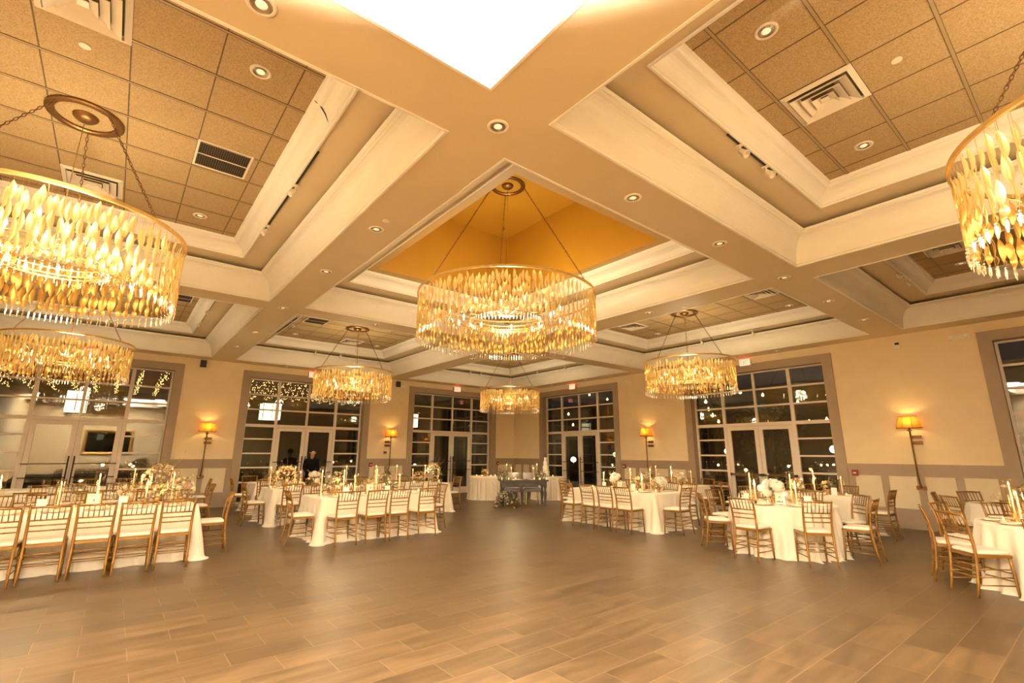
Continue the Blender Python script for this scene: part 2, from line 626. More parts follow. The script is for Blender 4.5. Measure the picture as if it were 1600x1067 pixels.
def window(k, wall, s, push):
    loc, rz = wall
    base = Vector(loc) + (Vector((0, s, 0)) if wall is LW else Vector((s, 0, 0)))
    # casing round the opening
    t = MB()
    w = WIN_W
    a = TRIM_W
    t.box(0, a, -0.03, 0.0, 0, TRIM_TOP)
    t.box(w - a, w, -0.03, 0.0, 0, TRIM_TOP)
    t.box(a, w - a, -0.03, 0.0, OPEN_TOP, TRIM_TOP)
    t.box(a, a + 0.012, -0.03, 0.24, 0, OPEN_TOP)
    t.box(w - a - 0.012, w - a, -0.03, 0.24, 0, OPEN_TOP)
    t.box(a + 0.012, w - a - 0.012, -0.03, 0.24, OPEN_TOP - 0.012, OPEN_TOP)
    for z in (0.62, 1.46, 1.88, 2.29, 3.21):
        t.box(a + 0.012, a + 0.014, 0.0, 0.235, z, z + 0.03)
        t.box(w - a - 0.014, w - a - 0.012, 0.0, 0.235, z, z + 0.03)
    struct(t.build('trim_%d' % (20 + k), M['trim'], None, base, (0, 0, rz)))
    root = empty('window_%d' % k, base, rz)
    struct(root)
    u0, u1 = a + 0.012, w - a - 0.012
    zt = OPEN_TOP - 0.012
    y0, y1 = 0.17, 0.235
    m1, m2, m3 = u0 + 0.87, (u0 + u1) / 2, u1 - 0.87
    f = MB()

    def bar(p, q, z0, z1, yy0=y0, yy1=y1):
        f.box(p, q, yy0, yy1, z0, z1)
    bar(u0, u0 + 0.045, 0, zt)
    bar(u1 - 0.045, u1, 0, zt)
    bar(u0 + 0.045, u1 - 0.045, zt - 0.035, zt)
    hw = 0.032
    for c in (m1, m3):
        bar(c - hw * 1.3, c + hw * 1.3, 0, zt - 0.035)
    bar(m2 - hw, m2 + hw, 2.32, zt - 0.035)
    segs = [(u0 + 0.045, m1 - hw * 1.3), (m1 + hw * 1.3, m2 - hw), (m2 + hw, m3 - hw * 1.3), (m3 + hw * 1.3, u1 - 0.045)]
    for z in (3.20, 2.755):
        for p, q in segs:
            bar(p, q, z - 0.022, z + 0.022)
    for p, q in (segs[0], (m1 + hw * 1.3, m3 - hw * 1.3), segs[3]):
        bar(p, q, 2.235, 2.32)
    for p, q in (segs[0], segs[3]):
        for z in (1.88, 1.46, 1.05, 0.63):
            bar(p, q, z - 0.021, z + 0.021)
        bar(p, q, 0, 0.10)
    f.build('window_frame', M['frame'], root)
    p = MB()
    yc = 0.205
    p.box(u0 + 0.045, u1 - 0.045, yc - 0.003, yc + 0.003, 2.32, zt - 0.035)
    for a0, a1 in (segs[0], segs[3]):
        p.box(a0, a1, yc - 0.003, yc + 0.003, 0.10, 2.235)
    p.build('window_pane', M['pane'], root)
    # double doors
    L0, L1 = m1 + hw * 1.3 + 0.004, m3 - hw * 1.3 - 0.004
    for side, (d0, d1) in enumerate(((L0, (L0 + L1) / 2 - 0.003), ((L0 + L1) / 2 + 0.003, L1))):
        dr = empty('door_%d' % (2 * k - 1 + side), base, rz)
        struct(dr)
        g = MB()
        sw = 0.105
        g.box(d0, d0 + sw, 0.18, 0.23, 0.01, 2.23)
        g.box(d1 - sw, d1, 0.18, 0.23, 0.01, 2.23)
        g.box(d0 + sw, d1 - sw, 0.18, 0.23, 2.13, 2.23)
        g.box(d0 + sw, d1 - sw, 0.18, 0.23, 0.01, 0.25)
        g.build('door_frame', M['frame'], dr)
        g = MB()
        g.box(d0 + sw, d1 - sw, 0.202, 0.208, 0.25, 2.13)
        g.build('door_pane', M['pane'], dr)
        h = MB()
        if push:
            h.box(d0 + 0.03, d1 - 0.03, 0.125, 0.155, 0.945, 0.995, 0)
            h.box(d0 + 0.01, d0 + 0.06, 0.12, 0.18, 0.94, 1.0, 1)
            h.box(d1 - 0.06, d1 - 0.01, 0.12, 0.18, 0.94, 1.0, 1)
            h.build('push_bar', [M['bronze'], M['black']], dr)
        else:
            xh = d1 - 0.05 if side == 0 else d0 + 0.05
            h.tube([(xh, 0.12, 0.42), (xh, 0.12, 1.38)], 0.014, 8)
            for z in (0.5, 1.3):
                h.tube([(xh, 0.12, z), (xh, 0.18, z)], 0.010, 6)
            for z in (0.88, 1.20):
                xa, xb = (d0 - 0.02, xh) if side == 0 else (xh, d1 + 0.02)
                h.tube([(xa, 0.135, z), (xb, 0.135, z)], 0.011, 6)
                xe = xa + 0.03 if side == 0 else xb - 0.03
                h.tube([(xe, 0.135, z), (xe, 0.18, z)], 0.009, 6)
            h.build('pull_handle', M['dark'], dr)
    return root


for k, s in enumerate(left_wins):
    window(k + 1, LW, s, False)
for k, s in enumerate(right_wins):
    window(k + 4, RW, s, k >= 1)

# ---- ceiling
XC = [(-15.47, -9.5), (-8.95, -3.04), (-2.44, 3.5)]
YC = [(-3.2, 1.76), (2.36, 7.13), (7.78, 12.52)]


def plate_with_holes(name, z, inset, material, x0, x1, y0, y1, up=0.0):
    xs = [x0] + [v for a, c in XC for v in (a + inset, c - inset)] + [x1]
    ys = [y0] + [v for a, c in YC for v in (a + inset, c - inset)] + [y1]
    r = MB()
    for i in range(len(xs) - 1):
        for j in range(len(ys) - 1):
            if i % 2 == 1 and j % 2 == 1:
                continue
            r.poly([(xs[i], ys[j], z), (xs[i], ys[j + 1], z), (xs[i + 1], ys[j + 1], z), (xs[i + 1], ys[j], z)])
    return struct(r.build(name, material))


plate_with_holes('ceiling_soffit', ZS, 0.0, M['soffit'], XW, XE, YS, YW)
plate_with_holes('ceiling_ring', ZR, 0.58, M['soffit'], XW, XE, YS, YW)


def sweep_rect(x0, x1, y0, y1, prof, name, material):
    """profile (inset, z, material slot) carried round a rectangle with mitred corners"""
    r = MB()
    rs = []
    for ins, z in prof:
        rs.append([(x0 + ins, y0 + ins, z), (x1 - ins, y0 + ins, z), (x1 - ins, y1 - ins, z), (x0 + ins, y1 - ins, z)])
    for j in range(len(rs) - 1):
        for i in range(4):
            i2 = (i + 1) % 4
            r.poly([rs[j][i2], rs[j][i], rs[j + 1][i], rs[j + 1][i2]])
    return struct(r.build(name, material))


lower = [(-0.01, ZS + 0.06), (-0.01, ZS - 0.008), (0.012, ZS - 0.008), (0.016, ZS + 0.006), (0.008, ZS + 0.018), (0.022, ZS + 0.026), (0.018, ZS + 0.045)]
for i in range(9):
    t = R(80) * i / 8
    lower.append((0.020 + 0.185 * (1 - math.cos(t)), ZS + 0.05 + 0.325 * math.sin(t) / math.sin(R(80))))
zz = lower[-1][1]
lower += [(0.192, zz + 0.003), (0.205, zz + 0.012), (0.205, zz + 0.022), (0.222, zz + 0.030), (0.235, zz + 0.045), (0.235, ZS + 0.43), (0.02, ZS + 0.43), (-0.01, ZS + 0.43)]
upper = [(0.56, ZR + 0.04), (0.56, ZR - 0.02), (0.578, ZR - 0.02), (0.584, ZR - 0.005), (0.594, ZR + 0.0), (0.592, ZR + 0.012)]
for i in range(7):
    t = R(78) * i / 6
    upper.append((0.594 + 0.15 * (1 - math.cos(t)), ZR + 0.012 + 0.135 * math.sin(t) / math.sin(R(78))))
zz2 = upper[-1][1]
upper += [(0.722, zz2 + 0.006), (0.735, zz2 + 0.02), (0.752, zz2 + 0.03), (0.765, ZT)]
kk = 40
GX = [(-12.42, 0.585), (-5.11, 0.59), (-1.49, 0.59)]
GY = [(-0.37, 0.60), (4.44, 0.58), (9.76, 0.59)]
for ci, (x0, x1) in enumerate(XC):
    for cj, (y0, y1) in enumerate(YC):
        sweep_rect(x0, x1, y0, y1, lower, 'trim_%d' % kk, M['cove'])
        sweep_rect(x0, x1, y0, y1, upper, 'trim_%d' % (kk + 1), M['cove'])
        kk += 2
        ins = 0.76
        a0, a1, c0, c1 = x0 + ins, x1 - ins, y0 + ins, y1 - ins
        if ci == 1 and cj == 1:
            t0, t1, s0, s1 = x0 + 0.98, x1 - 0.98, y0 + 0.93, y1 - 0.93
            r = MB()
            lo = [(t0, s0, ZT), (t1, s0, ZT), (t1, s1, ZT), (t0, s1, ZT)]
            hi = [(t0 + 0.22, s0 + 0.10, ZV), (t1 - 0.10, s0 + 0.10, ZV), (t1 - 0.10, s1 - 0.12, ZV), (t0 + 0.22, s1 - 0.12, ZV)]
            for i in range(4):
                r.poly([lo[(i + 1) % 4], lo[i], hi[i], hi[(i + 1) % 4]])
            r.poly(list(reversed(hi)))
            le = MB()
            ou = [(a0, c0, ZT), (a1, c0, ZT), (a1, c1, ZT), (a0, c1, ZT)]
            for i in range(4):
                le.poly([ou[(i + 1) % 4], ou[i], lo[i], lo[(i + 1) % 4]])
            struct(le.build('ceiling_ledge', M['ledge']))
            struct(r.build('ceiling_vault', M['vault']))
            continue
        r = MB()
        r.poly([(a0, c0, ZT), (a0, c1, ZT), (a1, c1, ZT), (a1, c0, ZT)])
        struct(r.build('ceiling_tiles', M['cove'] if (ci == 2 and cj == 0) else M['tile']))  # coffer over the camera: white of the flash put into its ceiling colour
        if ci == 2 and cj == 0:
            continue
        r = MB()
        gx, px = GX[ci]
        gy, py = GY[cj]
        for k in range(-20, 21):
            x = gx + k * px
            if a0 + 0.05 < x < a1 - 0.05:
                r.box(x - 0.012, x + 0.012, c0, c1, ZT - 0.004, ZT, 0)
                r.box(x - 0.0155, x - 0.012, c0, c1, ZT - 0.005, ZT, 1)
                r.box(x + 0.012, x + 0.0155, c0, c1, ZT - 0.005, ZT, 1)
            y = gy + k * py
            if c0 + 0.05 < y < c1 - 0.05:
                r.box(a0, a1, y - 0.0055, y + 0.0055, ZT - 0.003, ZT, 1)
        struct(r.build('ceiling_grid', [M['tbar'], M['tbar_gap']]))
# the roof over everything keeps the night out
b = MB()
b.poly([(XW, YS, ZV + 0.3), (XW, YW, ZV + 0.3), (XE, YW, ZV + 0.3), (XE, YS, ZV + 0.3)])
for p, q in (((XW, YS), (XE, YS)), ((XE, YS), (XE, YW)), ((XE, YW), (XW, YW)), ((XW, YW), (XW, YS))):
    b.poly([(*p, ZR), (*q, ZR), (*q, ZV + 0.3), (*p, ZV + 0.3)])
struct(b.build('ceiling_roof', M['brick']))
# crack where two cove lengths meet, left coffer
b = MB()
b.tube([(-4.24, 1.76 - 0.765 + 0.01, 4.735), (-4.24, 1.06, 4.71), (-4.26, 1.12, 4.655), (-4.27, 1.155, 4.59)], [0.003, 0.007, 0.006, 0.002], 5)
struct(b.build('trim_99', M['vent_dark']))
# ------------------------------------------------------------------ ceiling fixtures
CN = {(0, 0): 'far left coffer', (1, 0): 'big left coffer', (0, 1): 'middle left coffer', (0, 2): 'farthest corner coffer',
      (1, 2): 'coffer behind the central chandelier on the right', (2, 1): 'big right coffer', (2, 2): 'far right coffer', (1, 1): 'central vault'}


def vent(x, y, label):
    t = empty('ceiling_vent', (x, y, ZT))
    tag(t, label, 'ceiling vent', 'square louvred air vents in the coffers')
    w = 0.292
    f = MB()
    for q0, q1, zz in ((w, w - 0.045, -0.006),):
        a = [(-q0, -q0, -0.004), (q0, -q0, -0.004), (q0, q0, -0.004), (-q0, q0, -0.004)]
        c = [(-q1, -q1, -0.022), (q1, -q1, -0.022), (q1, q1, -0.022), (-q1, q1, -0.022)]
        d = [(-q1 + .006, -q1 + .006, -0.002), (q1 - .006, -q1 + .006, -0.002), (q1 - .006, q1 - .006, -0.002), (-q1 + .006, q1 - .006, -0.002)]
        for i in range(4):
            i2 = (i + 1) % 4
            f.poly([a[i2], a[i], c[i], c[i2]])
            f.poly([c[i2], c[i], d[i], d[i2]])
    f.build('frame', M['vent'], t)
    bk = MB()
    bk.poly([(-w + .05, -w + .05, -0.001), (-w + .05, w - .05, -0.001), (w - .05, w - .05, -0.001), (w - .05, -w + .05, -0.001)])
    bk.build('backing', M['vent_back'], t)
    for q0, q1 in ((0.232, 0.158), (0.160, 0.092), (0.090, 0.030)):
        l = MB()
        zt, zb = -0.006, -0.045
        a = [(-q1, -q1, zt), (q1, -q1, zt), (q1, q1, zt), (-q1, q1, zt)]
        c = [(-q0, -q0, zb), (q0, -q0, zb), (q0, q0, zb), (-q0, q0, zb)]
        c2 = [(-q0, -q0, zb + .006), (q0, -q0, zb + .006), (q0, q0, zb + .006), (-q0, q0, zb + .006)]
        for i in range(4):
            i2 = (i + 1) % 4
            l.poly([a[i2], a[i], c[i], c[i2]])
            l.poly([c[i2], c[i], c2[i], c2[i2]])
            l.poly([c2[i2], c2[i], a[i], a[i2]])
        l.build('louvre', M['vent'], t)
    c = MB()
    c.box(-0.035, 0.035, -0.035, 0.035, -0.03, -0.022)
    c.build('centre_plate', M['vent'], t)


vent(-4.30, -0.66, 'square louvred air vent cropped by the top edge, big left coffer')
vent(-7.53, -0.68, 'square louvred air vent behind the near left chandelier chains')
vent(-1.18, 4.74, 'square louvred air vent in the big right coffer')
vent(-1.21, 10.05, 'square louvred air vent in the far right coffer')
vent(-7.54, 10.2, 'square louvred air vent left of the right-hand background chandelier')
vent(-4.18, 10.03, 'square louvred air vent right of the right-hand background chandelier')
vent(-14.1, 5.15, 'square louvred air vent behind the chandelier left of centre')


def grille(x, y, label):
    t = empty('return_grille', (x, y, ZT))
    tag(t, label, 'air grille', 'dark slotted return air grilles')
    w, d = 0.29, 0.27
    f = MB()
    f.box(-w, w, -d, -d + 0.022, -0.008, -0.001)
    f.box(-w, w, d - 0.022, d, -0.008, -0.001)
    f.box(-w, -w + 0.022, -d + 0.022, d - 0.022, -0.008, -0.001)
    f.box(w - 0.022, w, -d + 0.022, d - 0.022, -0.008, -0.001)
    f.box(-0.006, 0.006, -d + 0.022, d - 0.022, -0.009, -0.001)
    f.build('frame', M['vent'], t)
    k = MB()
    k.poly([(-w, -d, -0.0007), (-w, d, -0.0007), (w, d, -0.0007), (w, -d, -0.0007)])
    k.build('backing', M['vent_dark'], t)
    s = MB()
    for i in range(22):
        y0 = -d + 0.03 + i * 0.0228
        s.box(-w + 0.022, w - 0.022, y0, y0 + 0.004, -0.007, -0.002)
    s.build('slat', M['tbar_gap'], t)


grille(-5.95, 0.50, 'dark slotted air grille in the big left coffer')
grille(-12.40, 3.58, 'dark slotted air grille at the near side of the middle left coffer')
grille(-12.37, 0.62, 'dark slotted air grille in the far left coffer, beside the near chandelier')


def _can():
    t = empty('recessed_light', (0, 0, 0))
    r = MB()
    r.lathe([(0.062, -0.004), (0.066, -0.010), (0.080, -0.010), (0.088, -0.004), (0.088, 0.0)], 24)
    r.build('trim_ring', M['vent'], t)
    r = MB()
    r.lathe([(0.064, -0.006), (0.058, -0.0045), (0.05, -0.0035), (0.034, -0.0028)], 24)
    for i in range(3):
        r.torus(0.056 - 0.008 * i, 0.0014, (0, 0, -0.005 + 0.0006 * i), 24, 4)
    r.build('reflector', M['metal'], t)
    r = MB()
    r.lathe([(0.034, -0.003), (0.026, -0.007), (0.012, -0.009), (0.001, -0.0095)], 16)
    r.build('lamp', M['can'], t)
    remember(t)
    return t


can0 = _can()
_used = [False]


def can(x, y, z, label):
    c = can0 if not _used[0] else copy_tree(can0)
    _used[0] = True
    c.location = (x, y, z)
    tag(c, label, 'ceiling light', 'round recessed ceiling lights')
    if z == ZS and -15 < x and y < 12.5:
        lamp('recessed_lamp', 'SPOT', (x, y, z - 0.03), 42, (1.0, 0.84, 0.58), 0.05, (0, 0, 0), 130, 0.8)


can(-2.73, 2.05, ZS, 'round recessed light where the beams cross below the flash-lit coffer')
for i, x in enumerate((-5.11, -6.88)):
    can(x, 2.05, ZS, 'round recessed light, %s along the beam running left' % ORD[i])
can(-9.23, 2.05, ZS, 'round recessed light at the beam crossing left of the central chandelier')
for i, y in enumerate((3.81, 5.56)):
    can(-2.73, y, ZS, 'round recessed light, %s along the beam running right' % ORD[i])
can(-2.73, 7.45, ZS, 'round recessed light at the beam crossing right of the central chandelier')
for i, y in enumerate((9.23, 11.07)):
    can(-2.73, y, ZS, 'small round recessed light, %s beyond the right beam crossing' % ORD[i])
for i, x in enumerate((-11.59, -13.47)):
    can(x, 2.05, ZS, 'small round recessed light, %s beyond the left beam crossing' % ORD[i])
can(-9.23, 3.83, ZS, 'recessed light on the beam above the chandelier left of centre')
can(-9.23, 5.6, ZS, 'recessed light on the beam hidden left of the central chandelier')
can(-5.12, 7.45, ZS, 'recessed light on the beam above the right background chandelier')
can(-6.9, 7.45, ZS, 'recessed light on the beam just right of the central chandelier')
can(-9.23, 7.45, ZS, 'recessed light at the beam crossing behind the central chandelier')
can(-9.23, 9.3, ZS, 'recessed light on the shiny beam right of the farthest coffer')
can(-11.0, 7.45, ZS, 'recessed light on the beam left of the farthest coffer')
for i, y in enumerate((0.0, 3.8, 5.6, 9.3, 11.1)):
    can(-15.75, y, ZS, 'tiny recessed light over the left wall, %s from the photo\'s left' % ORD[i])
for i, x in enumerate((-13.4, -11.6, -6.9, -5.1, -0.6)):
    can(x, 12.80, ZS, 'tiny recessed light over the right wall, %s from the corner' % ORD[i])
can(-2.75, 0.30, ZS, 'round recessed light cropped by the top edge of the photo')
can(-4.22, 0.53, ZT, 'round recessed light in a tile near the crack, big left coffer')
can(-7.69, 0.48, ZT, 'round recessed light in a tile at the far end of the big left coffer')
can(-1.20, 3.56, ZT, 'round recessed light in a tile at the near end of the big right coffer')
can(-1.19, 5.88, ZT, 'round recessed light in a tile beyond the vent, big right coffer')
can(-14.2, 3.55, ZT, 'tiny recessed light at the left of the middle left coffer')
can(-14.2, 6.0, ZT, 'tiny recessed light at the right of the middle left coffer')
can(-7.6, 11.4, ZT, 'tiny recessed light at the left end of the right background coffer')
can(-4.15, 11.4, ZT, 'tiny recessed light at the right end of the right background coffer')
can(-1.2, 11.1, ZT, 'tiny recessed light in the far right coffer')


def sprinkler(x, y, z, label):
    t = MB()
    t.lathe([(0.042, 0.0), (0.042, -0.006), (0.036, -0.009), (0.001, -0.0095)], 18)
    o = t.build('sprinkler_cover', M['vent'], None, (x, y, z))
    tag(o, label, 'sprinkler cover', 'round sprinkler cover plates')


sprinkler(-0.63, 4.72, ZT, 'blank round cover plate in a tile, big right coffer')
sprinkler(-4.84, -0.67, ZT, 'blank round cover plate in a tile, big left coffer')
sprinkler(-4.84, 2.05, ZS, 'small round cover plate beside a recessed light, left beam')
sprinkler(-4.49, 7.60, ZS, 'small round cover plate on the beam above the right background chandelier')
sprinkler(-0.63, 10.05, ZT, 'round cover plate in the far right coffer')
t = empty('fire_sprinkler', (-7.31, 5.67, ZV))
tag(t, 'tiny sprinkler head hanging in the golden vault', 'sprinkler')
q = MB()
q.tube([(0, 0, 0), (0, 0, -0.05)], 0.012, 8)
q.build('stem', M['metal'], t)
q = MB()
q.lathe([(0.03, -0.056), (0.03, -0.052), (0.01, -0.05)], 12)
q.build('deflector', M['metal'], t)


def track(p0, p1, heads, label, aim=(0, 0)):
    """thin rail under the ring ceiling with small spot heads"""
    p0, p1 = Vector(p0), Vector(p1)
    t = empty('track_light', p0)
    tag(t, label, 'track light', 'track lights in the coffers')
    d = (p1 - p0)
    r = MB()
    n = Vector((-d.y, d.x, 0)).normalized() * 0.010
    pts = [(-n.x, -n.y, -0.001), (n.x, n.y, -0.001), (d.x + n.x, d.y + n.y, -0.001), (d.x - n.x, d.y - n.y, -0.001)]
    lo = [(a, c, -0.016) for a, c, _ in pts]
    for i in range(4):
        i2 = (i + 1) % 4
        r.poly([pts[i], pts[i2], lo[i2], lo[i]])
    r.poly(lo)
    r.build('rail', M['black'], t)
    for h in heads:
        c = d * h
        k = MB()
        k.tube([(c.x, c.y, -0.022), (c.x, c.y, -0.085)], 0.010, 6)
        k.box(c.x - 0.035, c.x + 0.035, c.y - 0.022, c.y + 0.022, -0.034, -0.022)
        s = k.mark()
        k.lathe([(0.001, 0.0), (0.026, 0.0), (0.028, 0.02), (0.040, 0.075), (0.042, 0.095), (0.034, 0.095), (0.030, 0.06), (0.001, 0.05)], 14)
        k.xf(s, Matrix.Translation((c.x, c.y, -0.085)) @ Matrix.Rotation(R(aim[1]), 4, 'Z') @ Matrix.Rotation(R(aim[0]), 4, 'Y'))
        k.build('spot_head', M['vent'], t)


track((-1.90, 4.25, ZR), (-1.90, 5.35, ZR), (0.22, 0.75), 'black track rail with two white spots, big right coffer', (140, 0))
track((-4.75, 1.22, ZR), (-7.05, 1.22, ZR), (0.35, 0.93), 'black track rail with two white spots, big left coffer', (140, -90))
track((-11.2, 1.20, ZR), (-13.5, 1.20, ZR), (0.3, 0.9), 'dark track rail with spots in the far left coffer', (140, -90))
track((-11.6, 2.90, ZR), (-13.4, 2.90, ZR), (0.2,), 'dark track rail at the left of the middle left coffer', (140, 90))
track((-14.9, 4.2, ZR), (-14.9, 5.3, ZR), (0.15, 0.85), 'track rail over the left wall behind the chandelier left of centre', (140, 180))
track((-14.95, 9.9, ZR), (-14.95, 10.8, ZR), (0.2, 0.75), 'track rail at the left of the farthest corner coffer', (140, 180))
track((-13.5, 12.0, ZR), (-11.8, 12.0, ZR), (0.1, 0.95), 'track rail at the right of the farthest corner coffer', (140, 90))
track((-6.9, 12.0, ZR), (-5.0, 12.0, ZR), (0.12, 0.85), 'track rail over the right wall behind the background chandelier', (140, 90))
track((-1.88, 9.45, ZR), (-1.88, 10.7, ZR), (0.35, 0.85), 'black track rail with spots in the far right coffer', (140, 0))

# ------------------------------------------------------------------ wall fixtures


def on_wall(wall, u, z, n=0.0):
    if wall is LW:
        return (XW + n, u, z)
    return (u, YW - n, z)


def sconce(wall, u, label, side=1):
    t = empty('wall_lamp', on_wall(wall, u, 0.0), wall[1])
    tag(t, label, 'wall lamp', 'brass swing wall lamps with pleated amber shades')
    y = -0.16
    s = MB()
    s.tube([(0, -0.05, 0.83), (0, y + 0.06, 0.95), (0, y, 1.1), (0, y, 1.99)], 0.016, 8)
    s.build('stem', M['bronze'], t)
    pl = MB()
    pl.box(-0.08, 0.08, -0.05, 0.0, 0.79, 0.87)
    pl.build('wall_plate', M['bronze'], t)
    for z in (1.86, 1.74):
        a = MB()
        a.box(-0.03 if side > 0 else -0.15, 0.15 if side > 0 else 0.03, -0.03, 0.0, z - 0.032, z + 0.032)
        a.tube([(0, -0.03, z), (0, y, z)], 0.009, 6)
        a.build('bracket', M['bronze'], t)
    c = MB()
    c.lathe([(0.012, 1.97), (0.05, 1.985), (0.05, 1.995), (0.02, 2.0), (0.018, 2.06)], 14, (0, y, 0))
    c.build('candle_cup', M['bronze'], t)
    sh = MB()
    n = 48
    rs = []
    for z, r0 in ((2.045, 0.222), (2.16, 0.19), (2.275, 0.158)):
        rs.append([((r0 + (0.004 if i % 2 else 0)) * math.cos(2 * PI * i / n), y * 1.0 + (r0 + (0.004 if i % 2 else 0)) * 0.62 * math.sin(2 * PI * i / n), z) for i in range(n)])
    sh.rings(rs, True, False, False)
    o = sh.build('lamp_shade', M['shade'], t)
    bd = MB()
    for z, r0 in ((2.045, 0.224), (2.275, 0.160)):
        bd.tube([(r0 * math.cos(2 * PI * i / 24), y + r0 * 0.62 * math.sin(2 * PI * i / 24), z) for i in range(25)], 0.006, 5, 0, False)
    for i in range(8):
        a = 2 * PI * (i + 0.5) / 8
        bd.tube([(0.226 * math.cos(a), y + 0.226 * 0.62 * math.sin(a), 2.045), (0.162 * math.cos(a), y + 0.162 * 0.62 * math.sin(a), 2.275)], 0.0045, 5)
    bd.build('shade_trim', M['bronze'], t)
    bb = MB()
    bb.ball((0, y, 2.13), 0.025, 10, 6, 0, 1.4)
    bb.build('bulb', M['bulb'], t)
    p = t.matrix_basis @ Vector((0, y, 2.17))
    lamp('wall_lamp_light', 'POINT', p, 9, (1.0, 0.56, 0.17), 0.03)


sconce(LW, 1.97, 'wall lamp with amber shade by the far left window', 1)
sconce(LW, 7.45, 'wall lamp with amber shade between the two middle left windows', -1)
sconce(RW, -9.30, 'wall lamp with amber shade right of the corner windows', 1)
sconce(RW, -2.72, 'large-looking wall lamp with amber shade on the wide right wall', 1)


def exit_sign(wall, u, label, lit_word=True, w=0.30):
    t = empty('exit_sign', on_wall(wall, u, 3.93), wall[1])
    tag(t, label, 'exit sign', 'lit exit signs')
    q = MB()
    q.box(-w / 2, w / 2, -0.10, -0.03, -0.10, 0.09)
    q.build('housing', M['plastic'], t)
    q = MB()
    q.box(-0.03, 0.03, -0.09, -0.04, 0.09, 0.139)
    q.build('mount', M['plastic'], t)
    q = MB()
    q.box(-w / 2 + 0.012, w / 2 - 0.012, -0.103, -0.1005, -0.09, 0.08)
    q.build('face', M['exit'], t)
    q = MB()
    x = -0.105
    hgt, k = 0.115, 0.014
    z0 = -0.062

    def st(pts):
        q.tube([(x + a, -0.107, z0 + c * hgt) for a, c in pts], k / 2, 4)
    st([(0, 0), (0, 1)]); st([(0, 1), (0.040, 1)]); st([(0, 0.5), (0.034, 0.5)]); st([(0, 0), (0.040, 0)])
    x += 0.060
    st([(0, 0), (0.045, 1)]); st([(0, 1), (0.045, 0)])
    x += 0.070
    st([(0, 0), (0, 1)])
    x += 0.026
    st([(0, 1), (0.050, 1)]); st([(0.025, 0), (0.025, 1)])
    q.build('letters', M['exit_red'], t)
    q = MB()
    q.box(-w / 2 + 0.01, w / 2 - 0.01, -0.095, -0.035, 0.0905, 0.094)
    q.build('top_lens', M['red_glow'], t)
    p = t.matrix_basis @ Vector((0, -0.075, 0.115))
    lamp('exit_sign_glow', 'POINT', p, 0.45, (1.0, 0.10, 0.03), 0.02)


exit_sign(LW, -0.80, 'red lit exit sign seen through the far left chandelier')
exit_sign(LW, 4.68, 'red lit exit sign half hidden by the chandelier left of centre')
exit_sign(LW, 10.15, 'small red lit exit sign left of the farthest chandelier')
exit_sign(RW, -12.50, 'small red lit exit sign right of the farthest chandelier')
exit_sign(RW, -6.02, 'red lit exit sign over the window with push-bar doors')


def emergency(wall, u, label, z=3.84):
    t = empty('emergency_light', on_wall(wall, u, z), wall[1])
    tag(t, label, 'emergency light', 'white emergency light boxes')
    q = MB()
    q.box(-0.17, 0.17, -0.06, 0, -0.055, 0.05)
    q.build('housing', M['plastic'], t)
    for x in (-0.115, 0.115):
        q = MB()
        q.lathe([(0.036, 0), (0.036, 0.02), (0.03, 0.03), (0.001, 0.034)], 14)
        q.xf(0, Matrix.Translation((x, -0.06, 0)) @ Matrix.Rotation(R(90), 4, 'X'))
        q.build('lamp_head', M['china'], t)


emergency(RW, -1.69, 'white emergency light box high on the wall near the right edge')
emergency(RW, -10.05, 'white emergency light box high on the wall right of the corner windows')
emergency(LW, 7.90, 'white emergency light box high between the middle left windows', 3.86)


def speaker(wall, u, z, label):
    t = empty('wall_speaker', on_wall(wall, u, z), wall[1])
    tag(t, label, 'speaker', 'small black wall speakers')
    q = MB()
    q.box(-0.03, 0.03, -0.06, 0, -0.03, 0.03)
    q.build('bracket', M['black'], t)
    q = MB()
    q.rings([[(0.075 * sx * k, yy, 0.10 * sz * k) for sx, sz in ((-1, -1), (1, -1), (1, 1), (-1, 1))] for yy, k in ((-0.06, 0.8), (-0.12, 1.0), (-0.17, 1.0), (-0.18, 0.93))], True, True, True, 0, False)
    q.build('cabinet', M['black'], t)


speaker(LW, 1.64, 3.92, 'small black speaker high beside the far left window')
speaker(LW, 7.62, 3.89, 'small black speaker high beside the chandelier left of centre')


def box_on_wall(name, wall, u, z, w, h, d, m, label, cat, group=None, extra=None):
    t = empty(name, on_wall(wall, u, z), wall[1])
    tag(t, label, cat, group)
    q = MB()
    q.box(-w / 2, w / 2, -d, 0, -h / 2, h / 2)
    q.build('plate', M[m], t)
    q = MB()
    if extra == 'pull':
        q.box(-w * 0.28, w * 0.28, -d - 0.012, -d, -h * 0.12, h * 0.08, 0)
        q.build('pull_lever', M['china'], t)
    elif extra == 'toggle':
        q.box(-w * 0.35, w * 0.35, -d - 0.006, -d, h * 0.05, h * 0.38, 0)
        q.build('display', M['black'], t)
    else:
        for zz in (-h * 0.22, h * 0.22):
            q.box(-w * 0.2, w * 0.2, -d - 0.004, -d, zz - h * 0.1, zz + h * 0.1, 0)
        q.build('socket', M['trim'], t)


